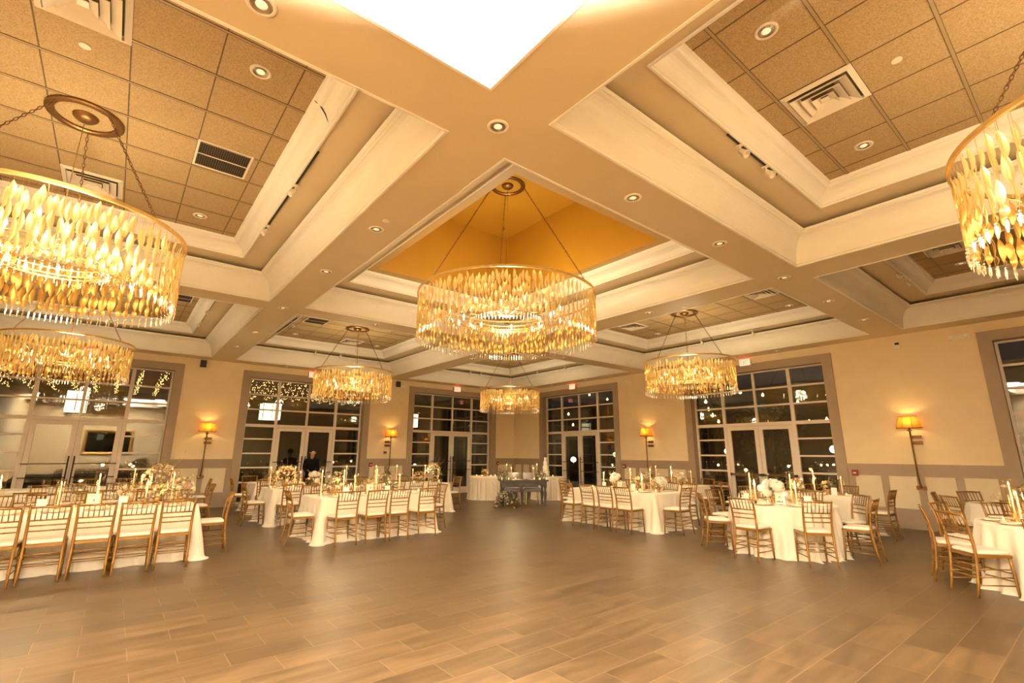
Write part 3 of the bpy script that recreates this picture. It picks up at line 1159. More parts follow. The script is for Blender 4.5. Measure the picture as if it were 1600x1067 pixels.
for w_, u_, l_ in ((LW, 6.83, 'red fire alarm pull by the window behind the standing person'), (LW, 12.22, 'red fire alarm pull at the left of the corner panel'),
                   (RW, -10.30, 'red fire alarm pull right of the corner windows'), (RW, -3.86, 'red fire alarm pull right of the push-bar doors')):
    box_on_wall('fire_alarm_pull', w_, u_, 1.10, 0.11, 0.13, 0.05, 'red', l_, 'fire alarm', 'red fire alarm pulls', 'pull')
box_on_wall('thermostat', RW, -2.70, 3.84, 0.11, 0.15, 0.03, 'plastic', 'small beige sensor high on the wide right wall', 'sensor', None, 'toggle')
box_on_wall('light_switch', LW, 7.33, 1.50, 0.12, 0.08, 0.02, 'trim', 'small dark switch on the wall left of the middle wall lamp', 'switch', None, 'toggle')
box_on_wall('wall_socket', LW, 1.55, 1.50, 0.10, 0.10, 0.015, 'plastic', 'cream socket plate left of the far left wall lamp', 'socket')

# mirror on the wall behind the camera, which the windows reflect
t = empty('framed_mirror', (XE, -0.25, 2.02), -PI / 2)
tag(t, 'large gold framed mirror reflected in the far left window', 'mirror')
q = MB()
W2, H2 = 1.12, 0.70
prof = [(0.0, 0.0), (0.0, 0.05), (0.05, 0.07), (0.12, 0.04), (0.16, 0.02)]
rs = []
for ins, d in prof:
    rs.append([(-W2 + ins, -d, -H2 + ins), (W2 - ins, -d, -H2 + ins), (W2 - ins, -d, H2 - ins), (-W2 + ins, -d, H2 - ins)])
q.rings(rs, True, False, False, 0, False)
q.build('frame', M['oldgold'], t)
q = MB()
q.box(-W2 + 0.15, W2 - 0.15, -0.02, -0.005, -H2 + 0.15, H2 - 0.15)
q.build('mirror_glass', M['mirror'], t)

# ------------------------------------------------------------------ chandeliers


def leaf(m, z0, ln, wd, ang, tw, r0):
    """one pressed glass leaf hanging from z0, twisted about its length"""
    n = 6
    rows = []
    for j in range(n + 1):
        t = j / n
        hw = wd * 0.5 * math.sin(PI * min(1, max(0.02, t * 0.95 + 0.025))) ** 0.75
        a = ang + tw * (t - 0.5)
        cx, cyy = math.cos(a), math.sin(a)
        bow = 0.012 * math.sin(PI * t)
        z = z0 - ln * t
        row = []
        for k, cup in ((-1, 1.0), (-0.55, 0.32), (0, 0.0), (0.55, 0.32), (1, 1.0)):
            d = bow + hw * 0.22 * cup
            row.append((hw * k * cx - cyy * d, hw * k * cyy + cx * d, z))
        rows.append(row)
    m.rings(rows, False, False, False, 0, True)


def strand_meshes(hgt, k, seed):
    rg = random.Random(seed)
    out = []
    for q in range(k):
        m = MB()
        for (ox, oy) in ((-0.024, 0.0), (0.022, 0.030)):
            z = -0.015 - rg.uniform(0, 0.09)
            m.tube([(ox, oy, 0.012), (ox, oy, -hgt + 0.10)], 0.0012, 3, 0, False)
            while z > -hgt + 0.16:
                ln = rg.uniform(0.14, 0.21)
                if z - ln < -hgt + 0.08:
                    ln = z + hgt - 0.09
                if ln < 0.06:
                    break
                s0 = m.mark()
                leaf(m, z, ln, rg.uniform(0.044, 0.056), rg.uniform(-0.75, 0.75), rg.uniform(-0.4, 0.4), 0)
                m.xf(s0, Matrix.Translation((ox, oy, 0)))
                z -= ln * rg.uniform(0.84, 0.98)
        out.append(m.mesh('leaf_strand', M['leafglass']))
    p = MB()
    for ox, oy in ((-0.022, 0.0), (0.022, 0.030)):
        p.lathe([(0.001, 0.0), (0.009, -0.012), (0.001, -0.022)], 6, (ox, oy, 0))
        p.lathe([(0.003, -0.022), (0.008, -0.028), (0.0095, -0.050), (0.005, -0.092), (0.001, -0.098)], 6, (ox, oy, 0), s=False)
    return out, p.mesh('crystal_drop', M['crystal'])


SM_BIG = strand_meshes(0.73, 7, 11)
SM_SMALL = strand_meshes(0.71, 7, 12)
_inner = {}


def chain_mesh(p0, p1):
    p0, p1 = Vector(p0), Vector(p1)
    d = p1 - p0
    L = d.length
    m = MB()
    n = int(L / 0.045)
    zq = d.to_track_quat('Z', 'X').to_matrix().to_4x4()
    for i in range(n):
        s = m.mark()
        b0 = []
        for k in range(8):
            a = 2 * PI * k / 8
            b0.append(Vector((0.011 * math.cos(a), 0, 0.028 * math.sin(a))))
        b0.append(b0[0])
        m.tube(b0, 0.0035, 4, 0, False)
        m.xf(s, Matrix.Translation(p0 + d * ((i + 0.5) / n)) @ zq @ Matrix.Rotation(PI / 2 * (i % 2), 4, 'Z'))
    return m


def chandelier(x, y, Rr, zt, hgt, zc, ns, sm, label, power, az0=(-86, 14, 150)):
    t = empty('chandelier', (x, y, zt))
    tag(t, label, 'chandelier', 'round gold leaf chandeliers hanging on chains')
    q = MB()
    rs = []
    for rr_, zz_ in ((Rr - 0.012, 0.02), (Rr + 0.012, 0.02), (Rr + 0.012, -0.012), (Rr - 0.012, -0.012)):
        rs.append([(rr_ * math.cos(2 * PI * i / 96), rr_ * math.sin(2 * PI * i / 96), zz_) for i in range(96)])
    q.rings(rs + [rs[0]], True, False, False, 0, False)
    q.build('rim', M['gold'], t)
    strands, drop = sm
    rg = random.Random(int(x * 100 + y))
    for i in range(ns):
        a = 2 * PI * i / ns
        rr_ = Rr - 0.005
        o = put('leaf_strand', strands[rg.randrange(len(strands))], t, (rr_ * math.cos(a), rr_ * math.sin(a), -0.012), (0, 0, a + PI / 2 + rg.uniform(-0.12, 0.12)))
        put('crystal_drop', drop, o, (0, 0, -hgt + 0.098))
    zc_ = zc - zt
    # canopy
    q = MB()
    rs = []
    for rr_, zz_ in ((0.31, -0.001), (0.31, -0.02), (0.295, -0.03), (0.25, -0.03), (0.235, -0.02), (0.235, -0.001)):
        rs.append([(rr_ * math.cos(2 * PI * i / 40), rr_ * math.sin(2 * PI * i / 40), zc_ + zz_) for i in range(40)])
    q.rings(rs, True, False, False, 0, False)
    q.build('canopy_ring', M['bronze'], t)
    q = MB()
    q.lathe([(0.105, -0.001), (0.10, -0.02), (0.075, -0.045), (0.03, -0.055), (0.001, -0.057)], 28, (0, 0, zc_))
    q.build('canopy', M['bronze'], t)
    for k in az0:
        a = R(k)
        c = chain_mesh((0.272 * math.cos(a), 0.272 * math.sin(a), zc_ - 0.03), (Rr * math.cos(a), Rr * math.sin(a), 0.02))
        c.build('chain', M['bronze'], t)
    q = MB()
    q.tube([(0, 0, zc_ - 0.05), (0.02, 0, (zc_ - 0.4) / 2), (0, 0, -hgt * 0.40)], 0.004, 5)
    q.build('power_cable', M['gold'], t)
    # inner ring with candle bulbs and short prisms
    ri = Rr * 0.42
    zi = -hgt * 0.50
    q = MB()
    for rr_, z in ((ri, zi), (ri, zi + 0.06), (ri * 1.55, zi + 0.03), (ri * 0.9, zi - 0.05)):
        q.torus(rr_, 0.008, (0, 0, z), 48, 6)
    for i in range(8):
        a = 2 * PI * i / 8
        ca, sa = math.cos(a), math.sin(a)
        q.tube([(ri * ca, ri * sa, zi), (ri * 1.3 * ca, ri * 1.3 * sa, zi - 0.05), (ri * 1.55 * ca, ri * 1.55 * sa, zi + 0.03)], 0.006, 5)
        q.tube([(ri * ca, ri * sa, zi + 0.06), (ri * 0.5 * ca, ri * 0.5 * sa, zi + 0.16), (0.01 * ca, 0.01 * sa, zi + 0.05)], 0.005, 5)
        q.tube([(ri * 1.55 * ca, ri * 1.55 * sa, zi + 0.03), (Rr * ca, Rr * sa, -0.01)], 0.004, 5)
    q.build('inner_frame', M['gold'], t)
    key = round(Rr, 2)
    if key not in _inner:
        q = MB()
        n2 = int(44 * Rr)
        for i in range(n2):
            a = 2 * PI * i / n2
            q.lathe([(0.002, 0.0), (0.007, -0.012), (0.006, -0.07), (0.001, -0.085)], 5, (ri * math.cos(a), ri * math.sin(a), zi - 0.01), s=False)
            q.lathe([(0.002, 0.0), (0.007, -0.012), (0.006, -0.07), (0.001, -0.085)], 5, (ri * 1.55 * math.cos(a), ri * 1.55 * math.sin(a), zi + 0.02), s=False)
        bd = MB()
        rr2 = random.Random(5)
        for i in range(int(360 * Rr)):
            a = rr2.uniform(0, 2 * PI)
            r1 = ri * rr2.uniform(0.85, 1.75)
            z1 = zi + rr2.gauss(0.0, 0.045)
            c = (r1 * math.cos(a), r1 * math.sin(a), z1)
            bd.lathe([(0.0008, -0.009), (0.008, 0), (0.0008, 0.009)], 4, c, s=False)
        _inner[key] = (q.mesh('inner_prisms', M['crystal']), bd.mesh('gold_beads', M['gold']))
    o = put('inner_prisms', _inner[key][0], t)
    o['kind'] = 'stuff'
    o = put('gold_beads', _inner[key][1], t)
    o['kind'] = 'stuff'
    for i in range(16):
        a = 2 * PI * i / 16
        r1 = ri * (1.55 if i % 2 else 1.18)
        q = MB()
        q.lathe([(0.008, 0.0), (0.009, 0.03), (0.014, 0.045), (0.016, 0.062), (0.006, 0.092), (0.0008, 0.098)], 8, (r1 * math.cos(a), r1 * math.sin(a), zi + 0.03))
        q.build('bulb', M['bulb'], t)
    lamp('chandelier_glow', 'POINT', (x, y, zt + zi + 0.10), power * 0.56, WARM, 0.16)
    lamp('chandelier_down_fill', 'SPOT', (x, y, zt + zi - 0.02), power * 0.30, WARM, 0.25, (0, 0, 0), 172, 0.6)  # added spot, no fitting of its own, sends more light downwards


chandelier(-6.02, 4.75, 1.46, 4.00, 0.75, ZV, 96, SM_BIG, 'largest chandelier, hanging from the golden vault at the centre', 270)
chandelier(-5.98, -0.70, 1.0, 3.57, 0.73, ZT, 72, SM_SMALL, 'near left chandelier cropped by the left edge', 170, (44, -48, 178))
chandelier(-12.55, -0.95, 1.0, 3.57, 0.72, ZT, 72, SM_SMALL, 'chandelier at far left below the near left one', 160, (50, -45, 185))
chandelier(-12.5, 4.70, 1.0, 3.57, 0.73, ZT, 72, SM_SMALL, 'small-looking chandelier left of the central one, over the left tables', 160, (-72, 22, 155))
chandelier(-12.6, 10.10, 1.0, 3.57, 0.73, ZT, 72, SM_SMALL, 'farthest chandelier, over the sweetheart table in the corner', 150, (-90, 8, 141))
chandelier(-6.0, 10.14, 1.0, 3.57, 0.74, ZT, 72, SM_SMALL, 'chandelier right of the central one, over the right tables', 160, (-98, -16, 121))
chandelier(0.52, 4.80, 1.0, 3.57, 0.72, ZT, 72, SM_SMALL, 'chandelier cropped by the right edge', 160, (-132, -50, 85))
# ------------------------------------------------------------------ chairs


def _chair():
    t = empty('banquet_chair')
    w = 0.176

    def ring(m, p, r):
        m.lathe([(r * 0.75, -0.006), (r * 1.22, -0.003), (r * 1.22, 0.003), (r * 0.75, 0.006)], 8, p)
    for s in (-1, 1):
        m = MB()
        pts = [(s * w, -0.232, 0), (s * w * 0.99, -0.205, 0.14), (s * w * 0.98, -0.182, 0.30), (s * w * 0.98, -0.172, 0.43),
               (s * w * 0.99, -0.178, 0.56), (s * w, -0.198, 0.70), (s * w * 1.02, -0.228, 0.80), (s * w * 1.04, -0.248, 0.86)]
        m.tube(pts, [0.0115, 0.014, 0.0155, 0.0165, 0.0155, 0.0145, 0.0135, 0.012], 8)
        for k in (1, 2, 5):
            ring(m, pts[k], 0.0155)
        m.build('leg', M['chair'], t)
        m = MB()
        pts = [(s * 0.190, 0.182, 0), (s * 0.187, 0.176, 0.15), (s * 0.184, 0.168, 0.30), (s * 0.182, 0.162, 0.415)]
        m.tube(pts, [0.0115, 0.014, 0.0155, 0.016], 8)
        ring(m, pts[1], 0.0150)
        ring(m, pts[2], 0.0155)
        m.build('leg', M['chair'], t)
    m = MB()

    def slab(f, z0, z1, fr, bk, yf, yb, slot=0):
        m.rings([[(-bk, yb, z), (bk, yb, z), (fr, yf, z), (-fr, yf, z)] for z in (z0, z1)], True, True, True, slot, False)
    slab(m, 0.402, 0.432, 0.200, 0.180, 0.180, -0.180)
    m.build('seat', M['chair'], t)
    m = MB()
    rs = []
    for z, k in ((0.4325, 0.95), (0.437, 1.0), (0.458, 1.0), (0.470, 0.95), (0.476, 0.80)):
        pts = []
        for fr, sx, sy, yy in ((0.178, -1, -1, -0.160), (0.178, 1, -1, -0.160), (0.196, 1, 1, 0.178), (0.196, -1, 1, 0.178)):
            cx, cyy = sx * (fr - 0.035), yy - sy * 0.035
            a0 = math.atan2(sy, sx)
            for q in (-0.785, -0.26, 0.26, 0.785):
                pts.append(((cx + 0.035 * math.cos(a0 + q)) * k, (cyy + 0.035 * math.sin(a0 + q)) * k, z))
        rs.append(pts)
    m.rings(rs, True, True, True, 0, True)
    m.build('seat_cushion', M['cushion'], t)
    m = MB()
    m.tube([(-w * 1.02, -0.246, 0.846), (0, -0.256, 0.850), (w * 1.02, -0.246, 0.846)], [0.011, 0.0135, 0.011], 8)
    m.build('top_rail', M['chair'], t)
    m = MB()
    for z, y, r in ((0.700, -0.204, 0.0095), (0.640, -0.194, 0.0085), (0.580, -0.186, 0.0085)):
        m.tube([(-w * 0.99, y + 0.004, z), (0, y - 0.006, z), (w * 0.99, y + 0.004, z)], r, 6)
        for x in (-0.06, 0.06):
            m.tube([(x - 0.004, y - 0.004, z), (x + 0.004, y - 0.004, z)], r * 1.35, 6)
    for i in range(6):
        x = -0.125 + 0.05 * i
        m.tube([(x, -0.209, 0.700), (x, -0.253, 0.846)], 0.0062, 6)
    m.build('backrest', M['chair'], t)
    for s in (-1, 1):
        m = MB()
        for z, y0, y1 in ((0.125, -0.207, 0.177), (0.205, -0.195, 0.173), (0.285, -0.184, 0.169)):
            m.tube([(s * w * 0.985, y0, z), (s * 0.186, y1, z)], 0.0072, 6)
        m.build('stretcher', M['chair'], t)
    for y, zs in ((-0.188, (0.20, 0.26, 0.32)), (0.172, (0.165, 0.245))):
        m = MB()
        for z in zs:
            ww = w if y < 0 else 0.186
            yy = -0.232 + (0.05 * z / 0.30) if y < 0 else y
            m.tube([(-ww, yy, z), (ww, yy, z)], 0.0075, 6)
        m.build('stretcher', M['chair'], t)
    remember(t)
    return t


chair0 = _chair()
_cu = [False]
CHG = 'gold ladder-back banquet chairs with ivory cushions'


def chair(fx, fy, ang, label, jit=True):
    """fx, fy: middle of the two rear feet; ang: facing direction in degrees"""
    c = chair0 if not _cu[0] else copy_tree(chair0)
    _cu[0] = True
    a = R(ang + (rnd.uniform(-3, 3) if jit else 0))
    c.location = (fx + 0.232 * math.cos(a), fy + 0.232 * math.sin(a), 0)
    c.rotation_euler = (0, 0, a - PI / 2)
    tag(c, label, 'chair', CHG)
    return c


# ------------------------------------------------------------------ clothed tables
ZTAB = 0.722


def _noise1(seed, L, n=9, lo=5, hi=26):
    rg = random.Random(seed)
    cs = [(rg.randint(lo, hi), rg.uniform(0, 2 * PI), rg.uniform(0.4, 1.0)) for _ in range(n)]
    tot = sum(c[2] for c in cs)

    def f(s):
        v = sum(a * math.sin(2 * PI * k * s / L + p) for k, p, a in cs) / tot
        return v
    return f


def cloth_mesh(outline, seed, flare, amp, corner=0.0, corners=()):
    """outline: [(x, y, nx, ny)] counter-clockwise at the table edge"""
    n = len(outline)
    k_ = n / 220.0
    f1 = _noise1(seed, n, 6, int(12 * k_), int(26 * k_))
    f2 = _noise1(seed + 50, n, 5, int(26 * k_), int(40 * k_))
    m = MB()
    rs = [[(x - nx * 0.012, y - ny * 0.012, ZTAB) for x, y, nx, ny in outline]]
    for j, (z, t) in enumerate(((ZTAB - 0.006, 0.0), (ZTAB - 0.03, 0.04), (0.60, 0.20), (0.45, 0.42), (0.30, 0.64), (0.15, 0.84), (0.05, 0.97), (0.012, 1.12), (0.004, 1.32))):
        ring = []
        for i, (x, y, nx, ny) in enumerate(outline):
            o = flare * t + amp * (t ** 0.8) * (f1(i) + 0.45 * f2(i))
            if t > 1.05:
                o += (t - 1.0) * 0.10 * max(0, f1(i * 1.7 + 9) + 0.25)
            for cx, cyy in corners:
                d = math.hypot(x - cx, y - cyy)
                o += corner * t * math.exp(-(d / 0.085) ** 2)
            ring.append((x + nx * o, y + ny * o, z))
        rs.append(ring)
    m.rings(rs, True, False, False, 0, True)
    m.poly([p for p in rs[0]], 0, False)
    return m


def rect_outline(cx, cyy, lx, ly):
    pts = []
    r = 0.03
    step = 0.028
    hx, hy = lx / 2, ly / 2
    for (x0, y0, x1, y1, nx, ny, a0) in ((-hx + r, -hy, hx - r, -hy, 0, -1, -90), (hx, -hy + r, hx, hy - r, 1, 0, 0), (hx - r, hy, -hx + r, hy, 0, 1, 90), (-hx, hy - r, -hx, -hy + r, -1, 0, 180)):
        L = math.hypot(x1 - x0, y1 - y0)
        k = max(2, int(L / step))
        for i in range(k):
            t = i / k
            pts.append((x0 + (x1 - x0) * t, y0 + (y1 - y0) * t, nx, ny))
        ccx, ccy = x1 - nx * r, y1 - ny * r
        for i in range(0, 4):
            a = R(a0 + 90 * i / 4)
            pts.append((ccx + r * math.cos(a), ccy + r * math.sin(a), math.cos(a), math.sin(a)))
    return pts


def round_outline(r, n=220):
    return [(r * math.cos(2 * PI * i / n), r * math.sin(2 * PI * i / n), math.cos(2 * PI * i / n), math.sin(2 * PI * i / n)) for i in range(n)]


def rect_table(cx, cyy, lx, ly, desc, seed):
    t = empty('banquet_table', (cx, cyy, 0))
    tag(t, 'rectangular banquet table under the cloth of the ' + desc, 'table', 'banquet tables under ivory cloths')
    q = MB()
    q.box(-lx / 2 + 0.03, lx / 2 - 0.03, -ly / 2 + 0.03, ly / 2 - 0.03, ZTAB - 0.035, ZTAB - 0.008)
    q.build('tabletop', M['bark'], t)
    for sx in (-1, 1):
        for sy in (-1, 1):
            q = MB()
            q.tube([(sx * (lx / 2 - 0.15), sy * (ly / 2 - 0.2), 0), (sx * (lx / 2 - 0.15), sy * (ly / 2 - 0.2), ZTAB - 0.035)], 0.016, 6)
            q.build('leg', M['black'], t)
    c = [(sx * lx / 2, sy * ly / 2) for sx in (-1, 1) for sy in (-1, 1)]
    o = cloth_mesh(rect_outline(0, 0, lx, ly), seed, 0.035, 0.065, 0.12, c).build('tablecloth', M['linen'], None, (cx, cyy, 0))
    tag(o, 'floor-length ivory cloth on the ' + desc, 'tablecloth', 'ivory floor-length tablecloths')


def round_table(cx, cyy, r, desc, seed, flare=0.05, amp=0.13):
    t = empty('round_table', (cx, cyy, 0))
    tag(t, 'round table under the cloth of the ' + desc, 'table', 'banquet tables under ivory cloths')
    q = MB()
    q.lathe([(0.001, ZTAB - 0.035), (r - 0.03, ZTAB - 0.035), (r - 0.03, ZTAB - 0.008), (0.001, ZTAB - 0.008)], 40, s=False)
    q.build('tabletop', M['bark'], t)
    for k in range(4):
        a = PI / 4 + k * PI / 2
        q = MB()
        q.tube([(r * 0.6 * math.cos(a), r * 0.6 * math.sin(a), 0), (r * 0.6 * math.cos(a), r * 0.6 * math.sin(a), ZTAB - 0.035)], 0.016, 6)
        q.build('leg', M['black'], t)
    o = cloth_mesh(round_outline(r), seed, flare, amp).build('tablecloth', M['linen'], None, (cx, cyy, 0))
    tag(o, 'floor-length ivory cloth on the ' + desc, 'tablecloth', 'ivory floor-length tablecloths')


# ------------------------------------------------------------------ table ware prototypes
def _proto(fn):
    t = fn()
    remember(t)
    t['_used'] = 0
    return t


def _wine():
    t = empty('wine_glass')
    m = MB()
    m.lathe([(0.030, 0.0), (0.029, 0.003), (0.004, 0.008), (0.003, 0.075), (0.012, 0.085), (0.031, 0.115), (0.034, 0.145), (0.027, 0.185)], 12)
    m.build('bowl', M['clear'], t)
    return t


def _water():
    t = empty('water_goblet')
    m = MB()
    m.lathe([(0.028, 0.0), (0.027, 0.004), (0.006, 0.012), (0.006, 0.035), (0.024, 0.055), (0.033, 0.095), (0.034, 0.135)], 12)
    m.build('bowl', M['amber'], t)
    return t


def _plate():
    t = empty('place_setting')
    m = MB()
    m.lathe([(0.001, 0.001), (0.09, 0.001), (0.14, 0.010), (0.142, 0.013), (0.09, 0.004), (0.001, 0.004)], 28)
    m.build('plate', M['china'], t)
    m = MB()
    m.lathe([(0.136, 0.0128), (0.143, 0.0132), (0.1425, 0.0105)], 28)
    m.build('gold_edge', M['gold'], t)
    m = MB()
    m.box(-0.045, 0.045, -0.11, 0.11, 0.012, 0.020)
    m.box(-0.038, 0.038, -0.075, 0.075, 0.0205, 0.0215)
    m.build('napkin', M['linen'], t)
    return t


def _taper(h):
    def f():
        t = empty('taper_candle')
        m = MB()
        m.lathe([(0.0105, 0.0), (0.010, h * 0.5), (0.009, h - 0.004), (0.006, h), (0.001, h - 0.002)], 10, cap0=True)
        m.build('wax', M['candle'], t)
        m = MB()
        m.tube([(0, 0, h - 0.003), (0.001, 0, h + 0.010)], 0.001, 4)
        m.build('wick', M['ink'], t)
        m = MB()
        m.lathe([(0.001, h + 0.004), (0.0062, h + 0.012), (0.0075, h + 0.019), (0.0055, h + 0.030), (0.0025, h + 0.042), (0.0003, h + 0.050)], 8)
        m.build('flame', M['flame'], t)
        m = MB()
        m.lathe([(0.030, 0.0), (0.030, 0.004), (0.014, 0.010), (0.0135, 0.030), (0.012, 0.030)], 12)
        m.build('holder', M['gold'], t)
        return t
    return f


def _chimney(h):
    def f():
        m = MB()
        m.lathe([(0.050, 0.0), (0.055, 0.006), (0.055, h)], 20)
        m.torus(0.0545, 0.0015, (0, 0, h), 20, 5)
        o = m.build('glass_chimney', M['amber'])
        return o
    return f


def _votive():
    t = empty('votive_candle')
    m = MB()
    m.lathe([(0.022, 0.0), (0.030, 0.004), (0.033, 0.030), (0.034, 0.062), (0.0325, 0.062), (0.030, 0.02)], 12)
    m.build('cup', M['amber'], t)
    m = MB()
    m.lathe([(0.027, 0.006), (0.027, 0.026), (0.001, 0.026)], 10, cap0=True)
    m.build('wax', M['candle'], t)
    m = MB()
    m.lathe([(0.001, 0.028), (0.0075, 0.038), (0.0060, 0.050), (0.0005, 0.066)], 8)
    m.build('flame', M['flame'], t)
    return t


def _card():
    t = empty('menu_card')
    m = MB()
    s = m.mark()
    m.box(-0.05, 0.05, -0.0015, 0.0015, 0, 0.15)
    m.xf(s, Matrix.Rotation(R(-9), 4, 'X'))
    m.build('card', M['paper'], t)
    m = MB()
    m.box(-0.03, 0.03, -0.012, 0.022, 0.0, 0.008)
    m.build('stand', M['gold'], t)
    return t


def petal(m, c, r, yaw, tilt, w=0.9, slot=0):
    """a cupped petal leaning out from the flower centre c"""
    s = m.mark()
    rows = []
    for j in range(4):
        t = j / 3
        hw = r * w * 0.5 * math.sin(PI * (0.18 + 0.70 * t))
        x = r * math.sin(tilt) * t
        z = r * math.cos(tilt) * t + 0.15 * r * t * t
        rows.append([(x - 0.12 * r, -hw, z), (x + 0.05 * r, 0, z), (x - 0.12 * r, hw, z)])
    m.rings(rows, False, False, False, slot, True)
    m.xf(s, Matrix.Translation(c) @ Matrix.Rotation(yaw, 4, 'Z'))


def rose_mesh(r, mt, seed):
    rg = random.Random(seed)
    m = MB()
    for k, (n, tl, sc) in enumerate(((3, 0.12, 0.72), (5, 0.45, 0.88), (6, 0.85, 1.0), (6, 1.25, 1.02))):
        for i in range(n):
            petal(m, (0, 0, -0.25 * r), r * sc, 2 * PI * (i + 0.5 * k) / n + rg.uniform(-.2, .2), tl + rg.uniform(-.12, .12), 1.1)
    return m.mesh('bloom', mt)


def hydrangea_mesh(r, mt, seed):
    rg = random.Random(seed)
    m = MB()
    n = 46
    for i in range(n):
        z = 1 - 1.5 * (i + 0.5) / n
        a = i * 2.39996
        q = math.sqrt(max(0, 1 - z * z))
        d = Vector((q * math.cos(a), q * math.sin(a), z))
        c = d * r * rg.uniform(0.9, 1.06)
        mt4 = Matrix.Translation(c) @ d.to_track_quat('Z', 'X').to_matrix().to_4x4() @ Matrix.Rotation(rg.uniform(0, 2), 4, 'Z')
        s = m.mark()
        e = r * 0.26
        for k in range(4):
            b = k * PI / 2
            ca, sa = math.cos(b), math.sin(b)
            m.poly([(0, 0, 0), (e * (ca - sa) * .55, e * (sa + ca) * .55, 0.2 * e), (e * ca * 1.15, e * sa * 1.15, 0.05 * e), (e * (ca + sa) * .55, e * (sa - ca) * .55, 0.2 * e)][::-1], 0, True)
        m.xf(s, mt4)
    m.ball((0, 0, 0), r * 0.86, 10, 6)
    return m.mesh('bloom', mt)


BLOOMS = [hydrangea_mesh(0.062, M['petal_white'], 1), rose_mesh(0.042, M['petal'], 2), rose_mesh(0.036, M['petal_white'], 3),
          rose_mesh(0.038, M['petal_blush'], 4), rose_mesh(0.030, M['petal_wine'], 5), rose_mesh(0.026, M['petal'], 6)]
BNAME = ['white hydrangea head', 'cream rose', 'white rose', 'blush rose', 'burgundy bloom', 'small cream bloom']


def foliage(m, n, rg, rx, rz, z0, ls=0.06, slot=0):
    for i in range(n):
        a = rg.uniform(0, 2 * PI)
        e = rg.uniform(-0.2, 1.2)
        d = Vector((math.cos(a) * math.cos(e) * rx, math.sin(a) * math.cos(e) * rx, z0 + math.sin(e) * rz))
        d = Vector((d.x * rg.uniform(.5, 1), d.y * rg.uniform(.5, 1), d.z))
        s = m.mark()
        L = ls * rg.uniform(0.7, 1.4)
        w = L * 0.22
        m.poly([(0, 0, 0), (L * .4, w, .012), (L, 0, -.004), (L * .4, -w, .012)], slot, True)
        m.xf(s, Matrix.Translation(d) @ Matrix.Rotation(a + rg.uniform(-.7, .7), 4, 'Z') @ Matrix.Rotation(rg.uniform(-1.2, .5), 4, 'Y'))


def arrangement(x, y, label, seed, rad=0.13, ht=0.20, nb=13, mix=(0, 1, 2, 3, 5), vase=True, z=ZTAB + 0.004, green='leafy_gold', nf=60, sprigs=4):
    rg = random.Random(seed)
    t = empty('flower_arrangement', (x, y, z))
    tag(t, label, 'flowers', 'cream and white flower arrangements on the tables')
    z0 = 0.10 if vase else 0.02
    if vase:
        m = MB()
        m.lathe([(0.045, 0.0), (0.05, 0.008), (0.03, 0.03), (0.055, 0.07), (0.06, 0.10), (0.053, 0.10), (0.03, 0.05)], 16, cap0=True)
        m.build('vase', M['oldgold'], t)
    m = MB()
    foliage(m, nf, rg, rad * 1.15, ht * 1.05, z0)
    for i in range(sprigs):
        a = rg.uniform(0, 2 * PI)
        q = [(0, 0, z0), (rad * .6 * math.cos(a), rad * .6 * math.sin(a), z0 + ht * .8), (rad * 1.2 * math.cos(a), rad * 1.2 * math.sin(a), z0 + ht * rg.uniform(1.1, 1.5))]
        m.tube(q, 0.0018, 4)
        for k in range(7):
            p = Vector(q[1]).lerp(Vector(q[2]), k / 6)
            s = m.mark()
            m.poly([(0, 0, 0), (.018, .008, .004), (.036, 0, 0), (.018, -.008, .004)], 0, True)
            m.xf(s, Matrix.Translation(p) @ Matrix.Rotation(rg.uniform(0, 6.28), 4, 'Z') @ Matrix.Rotation(rg.uniform(-1, .3), 4, 'Y'))
    m.build('foliage', M[green], t)
    for i in range(nb):
        a = i * 2.39996 + rg.uniform(-.3, .3)
        e = 0.05 + 1.25 * ((i + .5) / nb) ** 0.8 + rg.uniform(-.1, .1)
        k = mix[rg.randrange(len(mix))]
        p = (rad * math.cos(e) * math.cos(a), rad * math.cos(e) * math.sin(a), z0 + ht * math.sin(e))
        o = put('bloom', BLOOMS[k], t, p, (math.cos(e) * 0.9 * -math.sin(a), math.cos(e) * 0.9 * math.cos(a), rg.uniform(0, 6)))
        s = rg.uniform(0.85, 1.2)
        o.scale = (s, s, s)
        o['label'] = BNAME[k]
    return t


def bud_vase(x, y, label, seed, h=0.30):
    rg = random.Random(seed)
    t = empty('bud_vase', (x, y, ZTAB + 0.004))
    tag(t, label, 'bud vase', 'thin bud vases with single stems')
    m = MB()
    m.lathe([(0.020, 0), (0.024, 0.01), (0.022, 0.05), (0.008, 0.08), (0.009, 0.11), (0.008, 0.11)], 12, cap0=True)
    m.build('vase', M['amber'], t)
    for k in range(2):
        a = rg.uniform(0, 6.28)
        hh = h * (1 if k == 0 else 0.66)
        top = (0.03 * math.cos(a), 0.03 * math.sin(a), hh)
        m = MB()
        m.tube([(0, 0, 0.02), (0.004, 0, hh * .5), top], 0.0018, 5)
        m.build('stem', M['leafy'], t)
        o = put('bloom', BLOOMS[2 if k == 0 else 5], t, top, (rg.uniform(-.4, .4), rg.uniform(-.4, .4), 0))
    return t


P_WINE = _proto(_wine)
P_WATER = _proto(_water)
P_PLATE = _proto(_plate)
P_T37 = _proto(_taper(0.31))
P_T46 = _proto(_taper(0.41))
P_C37 = _chimney(0.385)()
P_C46 = _chimney(0.49)()
P_VOT = _proto(_votive)
P_CARD = _proto(_card)
_first = {}


def place(p, x, y, rz, label, cat, group, z=ZTAB + 0.002):
    if p.name not in _first:
        _first[p.name] = True
        o = p
    else:
        o = copy_tree(p)
    if '_used' in o:
        del o['_used']
    o.location = (x, y, z)
    o.rotation_euler = (0, 0, rz)
    tag(o, label, cat, group)
    return o


